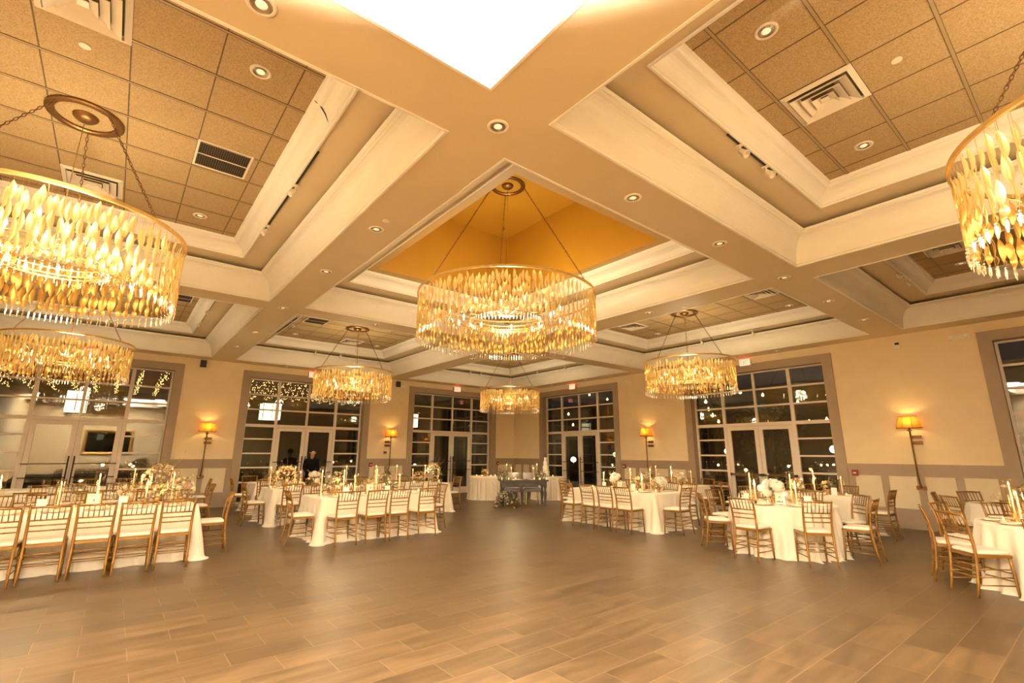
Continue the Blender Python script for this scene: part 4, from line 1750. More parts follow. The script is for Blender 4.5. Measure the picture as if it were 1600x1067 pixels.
def candle(x, y, tall, where, k):
    a = P_T46 if tall else P_T37
    c = P_C46 if tall else P_C37
    sz = 'tall' if tall else 'shorter'
    place(a, x, y, 0, '%s lit taper, %s from left, %s' % (sz, ORD[k], where), 'candle', 'lit taper candles in glass chimneys')
    place(c, x, y, 0, 'glass chimney round the %s taper, %s' % (ORD[k], where), 'glass chimney', 'amber glass candle chimneys')


def framed_number(x, y, rz, label, w=0.075, h=0.10, digits='11', gold=True):
    t = empty('table_number_frame', (x, y, ZTAB + 0.003), rz)
    tag(t, label, 'framed sign', 'framed table number cards')
    m = MB()
    tl = Matrix.Rotation(R(-8), 4, 'X')
    rs = []
    for ins, d in ((0, 0.006), (0, -0.008), (0.010, -0.010), (0.014, -0.004)):
        rs.append([(-w + ins, d, 0 + ins), (w - ins, d, 0 + ins), (w - ins, d, 2 * h - ins), (-w + ins, d, 2 * h - ins)])
    m.rings(rs, True, False, False, 0, False)
    m.xf(0, tl)
    m.build('frame', M['gold'] if gold else M['crystal'], t)
    m = MB()
    m.box(-w + .012, w - .012, -0.004, 0.004, .012, 2 * h - .012)
    m.xf(0, tl)
    m.build('card', M['paper'], t)
    m = MB()
    n = len(digits)
    for i, ch in enumerate(digits):
        x0 = (i - (n - 1) / 2) * 0.028
        zc = h * 1.15

        def ln(a, c, e, g):
            m.tube([(x0 + a, -0.006, zc + c), (x0 + e, -0.006, zc + g)], 0.002, 4)
        if ch == '1':
            ln(0, -.022, 0, .022)
        elif ch == '3':
            ln(-.009, .022, .009, .022); ln(.009, .022, .009, -.022); ln(-.009, 0, .009, 0); ln(-.009, -.022, .009, -.022)
        elif ch == '2':
            ln(-.009, .022, .009, .022); ln(.009, .022, .009, 0); ln(-.009, 0, .009, 0); ln(-.009, 0, -.009, -.022); ln(-.009, -.022, .009, -.022)
    m.box(-w * .6, w * .6, -0.0055, -0.004, h * 1.75, h * 1.79)
    # dark skyline drawn along the foot of the card
    rg = random.Random(3)
    for i in range(9):
        a = -w * .62 + i * w * .14
        m.box(a, a + w * .11, -0.0055, -0.004, h * .38, h * (.45 + rg.uniform(.03, .22)))
    m.xf(0, tl)
    m.build('print', M['ink'], t)
    m = MB()
    m.poly([(-.02, .02, .0), (.02, .02, .0), (.015, .05, .0), (-.015, .05, .0)])
    m.poly([(-.015, .05, .0), (.015, .05, .0), (.01, .008, h * 1.2), (-.01, .008, h * 1.2)])
    m.build('easel_back', M['black'], t)


def lay(desc, seats, seed):
    """a plate with napkin, two glasses and a card at each seat; seats = (x, y, facing deg, side, nth)"""
    rg = random.Random(seed)
    for (x, y, a, pos) in seats:
        ca, sa = math.cos(R(a)), math.sin(R(a))
        rz = R(a) - PI / 2
        pos_ = pos

        def at(fw_, lt):
            return x + ca * fw_ - sa * lt, y + sa * fw_ + ca * lt
        px, py = at(0, 0)
        place(P_PLATE, px, py, rz, 'white plate and napkin, %s, %s' % (pos_, desc), 'place setting', 'white plates with napkins')
        px, py = at(0.20, -0.13)
        place(P_WINE, px, py, 0, 'clear wine glass, %s, %s' % (pos_, desc), 'wine glass', 'clear wine glasses')
        px, py = at(0.15, -0.055 + rg.uniform(-.01, .01))
        place(P_WATER, px, py, 0, 'amber goblet, %s, %s' % (pos_, desc), 'goblet', 'amber water goblets')


def votives(desc, pts):
    for i, (x, y) in enumerate(pts):
        place(P_VOT, x, y, 0, 'lit votive glass, %s from left, %s' % (ORD[i], desc), 'votive candle', 'lit votive candles in small glasses')


# ------------------------------------------------------------------ left-hand tables (long side runs along y)
def long_left(key, x0, x1, y0, y1, desc, front, far, ends, seed):
    """front/far: y of chair feet on the side facing / away from the dance floor"""
    rect_table((x0 + x1) / 2, (y0 + y1) / 2, x1 - x0, y1 - y0, desc, seed)
    seats = []
    for i, y in enumerate(front[1]):
        chair(front[0], y, 180, 'gold chair, %s from left, near side, %s' % (ORD[i], desc))
        if y0 + .15 < y < y1 - .1:
            seats.append((x1 - 0.19, y, 180, '%s near-side seat' % ORD[i]))
    for i, y in enumerate(far[1]):
        chair(far[0], y, 0, 'gold chair, %s from left, far side, %s' % (ORD[i], desc))
        if y0 + .15 < y < y1 - .1:
            seats.append((x0 + 0.19, y, 0, '%s far-side seat' % ORD[i]))
    for i, (x, y, a) in enumerate(ends):
        nm = 'left' if a > 0 else 'right'
        k = [q for q in ends if (q[2] > 0) == (a > 0)]
        wh = '' if len(k) == 1 else (', nearer the camera' if x == max(q[0] for q in k) else ', farther back')
        chair(x, y, a, 'gold chair at the %s end%s, %s' % (nm, wh, desc))
    lay(desc, seats, seed)


DA = 'long table cropped by the left edge'
long_left('A', -9.72, -8.60, -2.4, 1.10, DA, (-8.06, [-1.30, -0.88, -0.46, -0.04, 0.38, 0.80]), (-10.28, [-1.2, -0.7, -0.2, 0.40, 0.95]),
          [(-9.07, 1.58, -90)], 21)
DA2 = 'second long table behind the left edge table'
long_left('A2', -12.38, -11.35, -2.2, 1.12, DA2, (-10.86, [-0.9, -0.4, 0.1, 0.62]), (-12.95, [-0.9, -0.3, 0.3, 0.92]), [(-11.8, 1.70, -90)], 22)
DA3 = 'long table by the far left window'
long_left('A3', -14.74, -13.80, -2.2, 1.35, DA3, (-13.32, [-0.5, 0.2]), (-15.3, [-0.9, -0.3, 0.35]), [(-14.0, 1.95, -90)], 23)
DB = 'front long table left of centre'
long_left('B', -9.72, -8.66, 2.87, 5.02, DB, (-8.22, [3.18, 3.69, 4.12, 4.68]), (-10.22, [3.2, 3.7, 4.2, 4.72]), [(-9.02, 2.42, 90), (-9.12, 5.50, -90)], 24)
DC = 'second-row table left of centre'
long_left('C', -12.36, -11.34, 2.74, 4.68, DC, (-10.85, [3.0, 3.55, 4.1]), (-12.98, [2.95, 3.5, 4.05]), [(-11.85, 2.27, 90)], 25)
DD = 'second-row table nearest the corner'
long_left('D', -12.36, -11.36, 5.02, 7.08, DD, (-10.87, [5.35, 5.85, 6.35]), (-12.98, [5.3, 5.9, 6.5]), [(-11.75, 7.58, -90)], 26)
DC3 = 'third-row table beside the standing person'
long_left('C3', -14.76, -13.80, 2.92, 4.1, DC3, (-13.32, [3.1]), (-15.25, [3.05, 3.6]), [(-14.15, 2.42, 90)], 27)

# ------------------------------------------------------------------ right-hand tables (long side runs along x)


def long_right(x0, x1, y0, y1, desc, front, far, ends, seed):
    rect_table((x0 + x1) / 2, (y0 + y1) / 2, x1 - x0, y1 - y0, desc, seed)
    seats = []
    for i, x in enumerate(front[1]):
        chair(x, front[0], 90, 'gold chair, %s from left, near side, %s' % (ORD[i], desc))
        if x0 + .15 < x < x1 - .1:
            seats.append((x, y0 + 0.19, 90, '%s near-side seat' % ORD[i]))
    for i, x in enumerate(far[1]):
        chair(x, far[0], -90, 'gold chair, %s from left, far side, %s' % (ORD[i], desc))
        if x0 + .15 < x < x1 - .1:
            seats.append((x, y1 - 0.19, -90, '%s far-side seat' % ORD[i]))
    for x, y, a in ends:
        chair(x, y, a, 'gold chair at the %s end, %s' % ('left' if a < 90 else 'right', desc))
    lay(desc, seats, seed)


DE = 'front long table right of centre'
long_right(-8.20, -5.90, 8.36, 9.42, DE, (7.82, [-7.78, -7.20, -6.72, -6.26]), (10.02, [-7.6, -7.1, -6.6, -6.15]), [(-8.72, 8.72, 0), (-5.40, 8.70, 180)], 31)
DE2 = 'second-row table right of centre'
long_right(-9.1, -6.72, 10.95, 11.9, DE2, (10.42, [-8.6, -8.0, -7.4]), (12.40, [-8.7, -8.15, -7.6, -7.05]), [(-6.25, 11.45, 180)], 32)
DG = 'second-row table by the wide right wall'
long_right(-5.35, -3.22, 10.62, 11.62, DG, (10.12, [-4.9, -4.4, -3.85]), (12.14, [-4.95, -4.4, -3.75]), [(-5.86, 11.0, 0), (-2.78, 11.25, 180)], 33)


def round_set(cx, cyy, r, desc, angs, rad, seed):
    round_table(cx, cyy, r, desc, seed)
    seats = []
    names = []
    for a in angs:
        # place words as seen from the camera
        d = Vector((math.cos(R(a)), math.sin(R(a)), 0))
        v = Vector((cx, cyy, 0)).normalized()
        s = Vector((v.y, -v.x, 0))
        f, g = -d.dot(v), d.dot(s)
        w = []
        if f > 0.38:
            w.append('near')
        elif f < -0.38:
            w.append('far')
        if g > 0.38:
            w.append('right')
        elif g < -0.38:
            w.append('left')
        nm = ' '.join(w)
        while nm in names:
            nm = 'next ' + nm
        names.append(nm)
        chair(cx + rad * math.cos(R(a)), cyy + rad * math.sin(R(a)), a + 180, 'gold chair at the %s side, %s' % (nm, desc))
        seats.append((cx + (r - 0.20) * math.cos(R(a)), cyy + (r - 0.20) * math.sin(R(a)), a + 180, '%s seat' % nm))
    lay(desc, seats, seed)


DF = 'round table before the push-bar doors'
round_set(-3.62, 8.56, 0.77, DF, [-92, -47, -140, 174, 130, 90, 48, 6], 1.25, 34)
DH = 'round table cropped by the right edge'
round_set(-0.52, 8.48, 0.78, DH, [228, 195, 268, 160, 122, 85, 40, -10, -50], 1.26, 35)
DH2 = 'round table behind the right edge table'
round_set(-1.05, 11.25, 0.74, DH2, [180, 225, 135, 90, 270], 1.14, 36)

# centrepieces: (x, y, tall) of every candle in its chimney
CAND_L = {'A': [(-1.06, 1), (-0.47, 0), (-0.08, 1), (0.48, 0), (0.79, 1)], 'A2': [(0.39, 1), (0.52, 0), (0.66, 1), (0.97, 1)],
          'B': [(3.01, 1), (3.41, 1), (3.62, 0), (4.05, 1), (4.53, 0)], 'C': [(2.77, 1), (2.90, 0), (3.28, 1), (3.40, 0), (4.45, 1)],
          'D': [(5.20, 1), (5.76, 1), (6.22, 0), (6.58, 1), (6.98, 0)]}
for key, xx, desc in (('A', -9.15, DA), ('A2', -11.8, DA2), ('B', -9.15, DB), ('C', -11.82, DC), ('D', -11.82, DD)):
    for i, (y, tl) in enumerate(CAND_L[key]):
        candle(xx, y, tl, desc, i)
for desc, pts in ((DE, [(-7.58, 8.85, 0), (-6.83, 8.85, 1), (-6.50, 8.80, 0), (-6.39, 8.95, 1)]), (DE2, [(-7.95, 11.4, 1), (-7.45, 11.35, 1), (-6.95, 11.45, 0)]),
                  (DF, [(-4.07, 8.5, 1), (-3.96, 8.42, 0), (-3.47, 8.62, 1), (-3.36, 8.50, 0)]), (DG, [(-4.0, 11.05, 1), (-3.52, 11.05, 0)]), (DH, [(-0.92, 8.38, 1), (-0.86, 8.24, 0), (-0.3, 8.6, 1)])):
    for i, (x, y, tl) in enumerate(pts):
        candle(x, y, tl, desc, i)

arrangement(-9.15, 0.62, 'low cream flowers between tapers, ' + DA, 41, 0.12, 0.14, 9)
arrangement(-9.18, 0.26, 'loose cream blooms, middle of the ' + DA, 42, 0.11, 0.18, 8)
arrangement(-11.8, 0.80, 'large cream rose arrangement behind the ' + DA, 43, 0.30, 0.42, 60, (1, 1, 5, 3, 1, 2), nf=220, sprigs=9)
arrangement(-9.2, 0.92, 'low rose cluster at the right end, ' + DA, 44, 0.17, 0.26, 22, (1, 5, 3, 2), nf=90)
arrangement(-9.16, 3.25, 'white hydrangea and roses, left part of the ' + DB, 45, 0.13, 0.20, 11, (0, 2, 1, 5))
arrangement(-9.12, 3.86, 'cream and blush blooms, middle of the ' + DB, 46, 0.12, 0.16, 10, (1, 3, 5, 4))
arrangement(-9.15, 4.32, 'low burgundy blooms, right part of the ' + DB, 47, 0.13, 0.10, 10, (4, 5, 1), green='leafy')
arrangement(-11.8, 3.08, 'golden rose arrangement, ' + DC, 48, 0.25, 0.36, 42, (1, 3, 5, 1, 3), nf=160, sprigs=7)
arrangement(-11.8, 3.72, 'cream hydrangeas in the middle of the ' + DC, 49, 0.15, 0.20, 12, (0, 1, 5))
arrangement(-11.8, 4.25, 'loose white blooms at the right of the ' + DC, 50, 0.13, 0.22, 10, (1, 2, 5))
arrangement(-11.8, 5.48, 'burgundy and blush blooms at the left of the ' + DD, 51, 0.14, 0.18, 12, (4, 3, 5), green='leafy')
arrangement(-11.8, 6.40, 'low cream roses in the middle of the ' + DD, 52, 0.15, 0.18, 12, (1, 5, 3))
arrangement(-11.8, 6.82, 'tall loose rose arrangement at the right of the ' + DD, 53, 0.23, 0.38, 40, (1, 5, 3, 2), nf=120, sprigs=7)
arrangement(-7.25, 8.86, 'white bloom arrangement left on the ' + DE, 54, 0.13, 0.20, 10, (0, 2, 5, 4))
arrangement(-6.66, 8.90, 'cream blooms between tapers on the ' + DE, 55, 0.11, 0.16, 9, (1, 5))
arrangement(-6.14, 8.86, 'burgundy and cream blooms right on the ' + DE, 56, 0.14, 0.16, 12, (4, 1, 0, 3))
arrangement(-8.3, 11.4, 'pale flowers at the left of the ' + DE2, 57, 0.16, 0.18, 12, (1, 2, 5))
arrangement(-7.2, 11.38, 'white hydrangeas at the right of the ' + DE2, 58, 0.15, 0.16, 12, (0, 2, 1))
arrangement(-3.74, 8.56, 'big white hydrangea centrepiece on the ' + DF, 59, 0.17, 0.22, 15, (0, 0, 0, 2), green='leafy', nf=70)
arrangement(-4.35, 11.05, 'blush roses at the left of the ' + DG, 60, 0.14, 0.16, 12, (3, 1, 5))
arrangement(-3.78, 11.1, 'cream roses near the tapers on the ' + DG, 61, 0.12, 0.14, 10, (1, 5))
arrangement(-0.62, 8.62, 'white and green flower centrepiece on the ' + DH, 62, 0.18, 0.28, 18, (0, 1, 2, 5), green='leafy', nf=90)
arrangement(-1.05, 11.25, 'cream centrepiece on the ' + DH2, 63, 0.14, 0.18, 12, (1, 5, 2))
arrangement(-14.2, 3.4, 'small roses on the ' + DC3, 64, 0.12, 0.16, 9, (1, 5))
bud_vase(-9.10, -0.30, 'bud vase with white bloom, ' + DA, 1, 0.36)
bud_vase(-9.20, 3.15, 'bud vase with white stem, ' + DB, 2, 0.33)
bud_vase(-6.30, 9.1, 'bud vase behind tapers, ' + DE, 3, 0.34)
bud_vase(-3.40, 8.85, 'bud vase with pale stem, ' + DF, 4, 0.36)
bud_vase(-0.98, 8.75, 'bud vase with thin stem, ' + DH, 5, 0.38)
bud_vase(-4.9, 11.1, 'bud vase with white stem, ' + DG, 6, 0.34)

for (x, y, rz, lb, dg, gd) in ((-8.90, -0.10, 90, 'gold framed table number, ' + DA, '3', True),
                               (-11.60, 0.98, 90, 'white table number card behind the ' + DA, '11', True),
                               (-8.98, 3.86, 90, 'gold framed table number, ' + DB, '1', True),
                               (-6.95, 8.62, 0, 'framed table number left of centre on the ' + DE, '2', True),
                               (-3.48, 8.18, 8, 'clear framed table number at the front of the ' + DF, '11', False),
                               (-7.6, 11.1, 0, 'small framed number on the ' + DE2, '12', True)):
    framed_number(x, y, R(rz), lb, digits=dg, gold=gd)
for i, (x, y, rz, lb) in enumerate(((-9.0, -0.62, 90, 'left blank cream card on the ' + DA), (-9.0, 0.22, 90, 'blank cream card in the middle of the ' + DA),
                                    (-9.0, 3.42, 90, 'blank cream card left on the ' + DB), (-8.95, 4.20, 90, 'blank cream card right on the ' + DB),
                                    (-7.42, 8.65, 0, 'blank cream card left on the ' + DE), (-6.60, 8.62, 0, 'blank cream card in the middle of the ' + DE),
                                    (-3.98, 8.12, -12, 'blank cream card at the front left of the ' + DF), (-3.12, 8.30, 25, 'blank cream card at the right of the ' + DF),
                                    (-4.6, 10.85, 0, 'blank cream card left on the ' + DG), (-3.6, 10.85, 0, 'blank cream card right on the ' + DG), (-0.75, 8.15, -10, 'blank cream card at the front of the ' + DH))):
    place(P_CARD, x, y, R(rz), lb, 'card', 'standing cream cards')
votives(DA, [(-8.95, -1.15), (-8.92, -0.72), (-9.0, -0.30), (-8.92, 0.05), (-8.95, 0.40), (-8.95, 0.92)])
votives(DA2, [(-11.62, 0.2), (-11.6, 0.58), (-11.6, 1.0)])
votives(DB, [(-8.95, 2.95), (-8.93, 3.28), (-8.92, 3.55), (-8.9, 4.05), (-8.92, 4.42), (-8.95, 4.85)])
votives(DC, [(-11.6, 2.75), (-11.6, 3.2), (-11.62, 3.9), (-11.6, 4.5)])
votives(DD, [(-11.6, 5.15), (-11.6, 5.65), (-11.6, 6.15), (-11.62, 6.9)])
votives(DE, [(-7.75, 8.66), (-7.1, 8.62), (-6.75, 8.6), (-6.42, 8.62), (-6.05, 8.64)])
votives(DF, [(-4.15, 8.35), (-3.66, 8.18), (-3.28, 8.3), (-3.25, 8.7), (-3.15, 8.55)])
votives(DG, [(-5.0, 10.9), (-4.2, 10.85), (-3.9, 10.9), (-3.4, 10.85)])
votives(DH, [(-1.0, 8.15), (-0.7, 8.05), (-0.95, 8.6), (-0.45, 8.2)])
votives(DE2, [(-8.6, 11.2), (-7.8, 11.2), (-7.0, 11.2)])
# little dark salt cellar and pepper pot
for x, y, lb in ((-3.80, 8.06, 'dark glass salt pot at the front of the '), (-3.74, 8.06, 'silver pepper pot beside the dark salt pot on the ')):
    t = empty('salt_shaker' if 'salt pot at' in lb else 'pepper_shaker', (x, y, ZTAB + 0.002))
    tag(t, lb + DF, 'shaker')
    m = MB()
    m.lathe([(0.018, 0), (0.02, 0.01), (0.016, 0.05), (0.012, 0.055)], 10, cap0=True)
    m.build('jar', M['black'] if 'dark glass' in lb else M['clear'], t)
    m = MB()
    m.lathe([(0.013, 0.055), (0.014, 0.07), (0.001, 0.076)], 10)
    m.build('cap', M['metal'], t)
# the glow of each group of candles
for x, y, p in ((-9.0, -1.0, 4), (-9.0, -0.2, 4), (-9.0, 0.6, 4), (-11.7, 0.6, 5), (-9.0, 3.3, 4), (-9.0, 4.2, 4), (-11.7, 3.1, 4), (-11.7, 5.0, 4), (-11.7, 6.6, 4), (-7.3, 8.75, 4), (-6.5, 8.75, 4),
                (-7.4, 11.3, 4), (-3.95, 8.4, 4), (-3.3, 8.5, 4), (-3.9, 11.0, 4), (-0.75, 8.3, 5), (-12.1, 9.9, 5), (-13.8, 9.9, 3)):
    lamp('candle_light', 'POINT', (x, y, 1.02), p, CAND, 0.05)

# ------------------------------------------------------------------ sweetheart table in the corner
SA = R(57)                       # direction of its long side
sc_ = Vector((-11.45, 9.70, 0))
t = empty('sweetheart_table', sc_, SA)
tag(t, 'charcoal farmhouse table with turned legs and flowers, in the corner', 'table')
q = MB()
q.box(-0.72, 0.72, -0.36, 0.36, 0.69, 0.725)
for k in range(5):
    q.box(-0.72, 0.72, -0.36 + k * 0.144 + 0.001, -0.36 + (k + 1) * 0.144 - 0.001, 0.725, 0.728)
q.build('tabletop', M['farm'], t)
q = MB()
q.box(-0.62, 0.62, -0.30, -0.275, 0.58, 0.69)
q.box(-0.62, 0.62, 0.275, 0.30, 0.58, 0.69)
q.box(-0.64, -0.615, -0.275, 0.275, 0.58, 0.69)
q.box(0.615, 0.64, -0.275, 0.275, 0.58, 0.69)
q.build('apron', M['farm'], t)
for sx in (-1, 1):
    for sy in (-1, 1):
        q = MB()
        x, y = sx * 0.62, sy * 0.28
        q.box(x - 0.045, x + 0.045, y - 0.045, y + 0.045, 0.52, 0.69)
        q.lathe([(0.001, 0.0), (0.028, 0.0), (0.034, 0.03), (0.022, 0.05), (0.036, 0.09), (0.030, 0.12), (0.048, 0.34), (0.042, 0.40), (0.026, 0.425), (0.045, 0.445), (0.026, 0.465), (0.04, 0.49), (0.04, 0.52)], 16, (x, y, 0))
        q.build('leg', M['farm'], t)


def swt(u, v, z=0.0):
    c, s = math.cos(SA), math.sin(SA)
    return (sc_.x + c * u - s * v, sc_.y + s * u + c * v, z)


for i, u in enumerate((-0.27, 0.33)):
    t = empty('upholstered_chair', swt(u, 0.42), SA)
    tag(t, 'grey upholstered chair with whitewashed legs, %s of two behind the charcoal table' % ('left' if i == 0 else 'right'), 'chair', 'grey upholstered chairs at the corner table')
    q = MB()
    q.rings([[(-k, -0.24 * k / .24, z), (k, -0.24 * k / .24, z), (k, 0.24 * k / .24, z), (-k, 0.24 * k / .24, z)] for z, k in ((0.36, 0.225), (0.38, 0.24), (0.45, 0.24), (0.47, 0.225))], True, True, True, 0, True)
    q.build('seat', M['grey_fabric'], t)
    q = MB()
    q.rings([[(-w_, 0.20 + y_, z), (w_, 0.20 + y_, z), (w_, 0.26 + y_, z), (-w_, 0.26 + y_, z)] for z, w_, y_ in ((0.47, 0.23, 0), (0.66, 0.24, 0.02), (0.88, 0.24, 0.06), (0.90, 0.225, 0.062))], True, True, True, 0, True)
    q.build('backrest', M['grey_fabric'], t)
    for sx in (-1, 1):
        for sy in (-1, 1):
            q = MB()
            q.tube([(sx * 0.215, sy * 0.215 + (0.04 if sy > 0 else 0), 0), (sx * 0.20, sy * 0.20, 0.36)], [0.016, 0.024], 8)
            q.build('leg', M['white_wood'], t)

# pooling floral piece on the floor and garlands up the left corner
t = arrangement(*swt(-0.56, -0.68)[:2], 'large floor flower arrangement of white and blush roses, green and burgundy foliage', 71, 0.34, 0.42, 62, (2, 2, 3, 1, 4, 5, 2), False, 0.0, 'leafy', 420, 14)
t['group'] = 'flowers round the corner table'
t = arrangement(*swt(-0.62, -0.20)[:2], 'green garland with cream blooms on the left end of the charcoal table', 72, 0.15, 0.22, 12, (1, 5, 3), False, 0.728, 'leafy', 120, 6)
t['group'] = 'flowers round the corner table'
t = arrangement(*swt(0.52, -0.18)[:2], 'green garland with cream blooms on the right end of the charcoal table', 73, 0.15, 0.22, 12, (1, 5, 3), False, 0.728, 'leafy', 120, 6)
t['group'] = 'flowers round the corner table'
for k, (u, v, tl) in enumerate(((-0.50, -0.06, 1), (-0.36, -0.10, 0), (0.30, -0.10, 0), (0.42, -0.02, 1))):
    p = swt(u, v)
    place(P_T46 if tl else P_T37, p[0], p[1], 0, 'lit taper candle, %s from the left on the charcoal corner table' % ORD[k], 'candle', 'lit taper candles in glass chimneys', 0.729)
    place(P_C46 if tl else P_C37, p[0], p[1], 0, 'glass chimney, %s from the left on the charcoal corner table' % ORD[k], 'glass chimney', 'amber glass candle chimneys', 0.729)
for k, (u, v) in enumerate(((-0.66, -0.33), (-0.46, -0.33), (-0.26, -0.31), (0.30, -0.31), (0.46, -0.33), (0.66, -0.31))):
    p = swt(u, v)
    place(P_VOT, p[0], p[1], 0, 'lit votive, %s from the left on the charcoal corner table' % ORD[k], 'votive candle', 'lit votive candles in small glasses', 0.729)
for k, u in enumerate((-0.08, 0.14)):
    p = swt(u, -0.05)
    place(P_WINE, p[0], p[1], 0, 'clear wine glass, %s of two amid the charcoal corner table' % ('left' if k == 0 else 'right'), 'wine glass', 'clear wine glasses', 0.729)
for k, u in enumerate((-0.16, 0.24)):
    p = swt(u, -0.22)
    place(P_PLATE, p[0], p[1], SA, 'white plate with napkin, %s of two on the charcoal corner table' % ('left' if k == 0 else 'right'), 'place setting', 'white plates with napkins', 0.729)

DR1, DR2 = 'round side table left of the charcoal corner table', 'round cake table right of the charcoal corner table'
round_table(-13.75, 10.02, 0.60, DR1, 81, 0.03, 0.08)
round_table(-12.45, 11.72, 0.58, DR2, 82, 0.03, 0.08)
votives(DR1, [(-13.95, 9.75), (-13.65, 9.75), (-13.4, 9.95), (-13.5, 10.2)])
arrangement(-13.8, 10.0, 'small gold-lit posy on the ' + DR1, 74, 0.12, 0.12, 8, (1, 5))
t = empty('wedding_cake', (-12.52, 11.62, ZTAB + 0.002))
tag(t, 'tall white tiered cake with dark topper on the right corner side table', 'cake')
q = MB()
q.lathe([(0.001, 0), (0.16, 0.0), (0.16, 0.012), (0.001, 0.012)], 28, s=False)
q.build('cake_board', M['gold'], t)
for r_, z0_, z1_ in ((0.135, 0.012, 0.19), (0.105, 0.19, 0.36), (0.075, 0.36, 0.52), (0.05, 0.52, 0.64)):
    q = MB()
    q.lathe([(r_ - .004, z0_), (r_, z0_ + .006), (r_, z1_ - .008), (r_ - .008, z1_), (0.001, z1_)], 28)
    q.build('tier', M['china'], t)
q = MB()
q.tube([(-0.03, 0, 0.64), (-0.03, 0, 0.70)], 0.003, 5)
q.tube([(0.03, 0, 0.64), (0.03, 0, 0.70)], 0.003, 5)
q.tube([(-0.05, 0, 0.70), (-0.03, 0, 0.76), (0, 0, 0.72), (0.03, 0, 0.76), (0.05, 0, 0.70), (-0.05, 0, 0.70)], 0.004, 5)
q.build('topper', M['ink'], t)
place(P_CARD, -12.30, 11.42, SA, 'white card beside the tall cake on the right corner side table', 'card', 'standing cream cards')
votives('round cake table right of the corner', [(-12.65, 11.35), (-12.2, 11.65)])

# ------------------------------------------------------------------ the person in the dark suit


def skin_obj(name, verts, edges, radii, material, parent, sub=2):
    me = bpy.data.meshes.new(name)
    me.from_pydata(verts, edges, [])
    o = bpy.data.objects.new(name, me)
    COL.objects.link(o)
    s = o.modifiers.new('skin', 'SKIN')
    for v, r_ in zip(me.skin_vertices[0].data, radii):
        v.radius = r_ if isinstance(r_, tuple) else (r_, r_)
    me.skin_vertices[0].data[0].use_root = True
    s.use_smooth_shade = True
    s2 = o.modifiers.new('sub', 'SUBSURF')
    s2.levels = sub
    s2.render_levels = sub
    me.materials.append(material)
    o.parent = parent
    return o


t = empty('person', (-15.15, 4.62, 0), R(-95))
t.scale = (0.94, 0.94, 0.925)
tag(t, 'person in a dark suit standing by the window, head bowed, hands together', 'person')
# local frame: +y is the way the person faces
V = [(0, 0, 0.90), (0, 0.0, 1.02), (0, 0.01, 1.18), (0, 0.03, 1.34), (0, 0.06, 1.44),
     (0.17, 0.03, 1.36), (0.21, 0.06, 1.10), (0.10, 0.24, 1.00),
     (-0.17, 0.03, 1.36), (-0.21, 0.06, 1.10), (-0.10, 0.24, 1.00),
     (0.09, 0, 0.84), (0.10, 0.02, 0.48), (0.10, 0.0, 0.09), (-0.09, 0, 0.84), (-0.10, 0.02, 0.48), (-0.10, 0.0, 0.09)]
Ed = [(0, 1), (1, 2), (2, 3), (3, 4), (3, 5), (5, 6), (6, 7), (3, 8), (8, 9), (9, 10), (0, 11), (11, 12), (12, 13), (0, 14), (14, 15), (15, 16)]
Rd = [(.15, .11), (.145, .10), (.16, .11), (.14, .10), .055, .072, .052, .040, .072, .052, .040, .092, .068, .052, .092, .068, .052]
skin_obj('suit', V, Ed, Rd, M['suit'], t)
V = [(0, 0.05, 1.40), (0, 0.075, 1.49), (0, 0.105, 1.56), (0, 0.125, 1.63), (0, 0.12, 1.69)]
skin_obj('head', V, [(0, 1), (1, 2), (2, 3), (3, 4)], [.052, .052, (.072, .082), (.078, .092), (.055, .06)], M['skin'], t)
q = MB()
q.lathe([(0.001, 0.005), (0.012, 0.008), (0.013, 0.022), (0.006, 0.04), (0.001, 0.042)], 8, (0, 0, 0))
q.xf(0, Matrix.Translation((0, 0.205, 1.575)) @ Matrix.Rotation(R(25), 4, 'X'))
for sx in (-1, 1):
    q.ball((sx * 0.032, 0.200, 1.632), 0.012, 8, 5)
    q.ball((sx * 0.084, 0.105, 1.605), 0.020, 8, 5, 0, 1.4)
q.build('face', M['skin'], t)
q = MB()
q.ball((0, 0.095, 1.665), 0.098, 14, 9, 0, 0.85)
q.build('hair', M['hair'], t)
for sx in (-1, 1):
    V = [(sx * 0.098, 0.245, 0.998), (sx * 0.065, 0.285, 0.985), (sx * 0.040, 0.315, 0.972)]
    Ed = [(0, 1), (1, 2)]
    Rd = [.026, .034, .028]
    for k in range(4):
        b0 = len(V)
        V += [(sx * (0.012 + 0.004 * k), 0.335 - 0.004 * k, 0.99 - 0.018 * k), (sx * -0.02, 0.340 - 0.004 * k, 0.985 - 0.018 * k)]
        Ed += [(2, b0), (b0, b0 + 1)]
        Rd += [.0095, .0085]
    b0 = len(V)
    V += [(sx * 0.045, 0.305, 1.015), (sx * 0.020, 0.325, 1.02)]
    Ed += [(1, b0), (b0, b0 + 1)]
    Rd += [.011, .010]
    skin_obj('hand', V, Ed, Rd, M['skin'], t, 1)
    q = MB()
    q.rings([[(sx * 0.10 + w_ * math.cos(a), 0.04 + l_ * math.sin(a), z) for a in [2 * PI * i / 14 for i in range(14)]] for z, w_, l_ in ((0.0, .046, .135), (0.03, .048, .135), (0.06, .044, .11), (0.10, .042, .06))], True, True, True)
    q.build('shoe', M['black'], t)

# ------------------------------------------------------------------ outside the windows
b = MB()
b.poly([(-60, -30, -0.05), (40, -30, -0.05), (40, 60, -0.05), (-60, 60, -0.05)])
o = b.build('ground_patio', M['patio'])
struct(o)
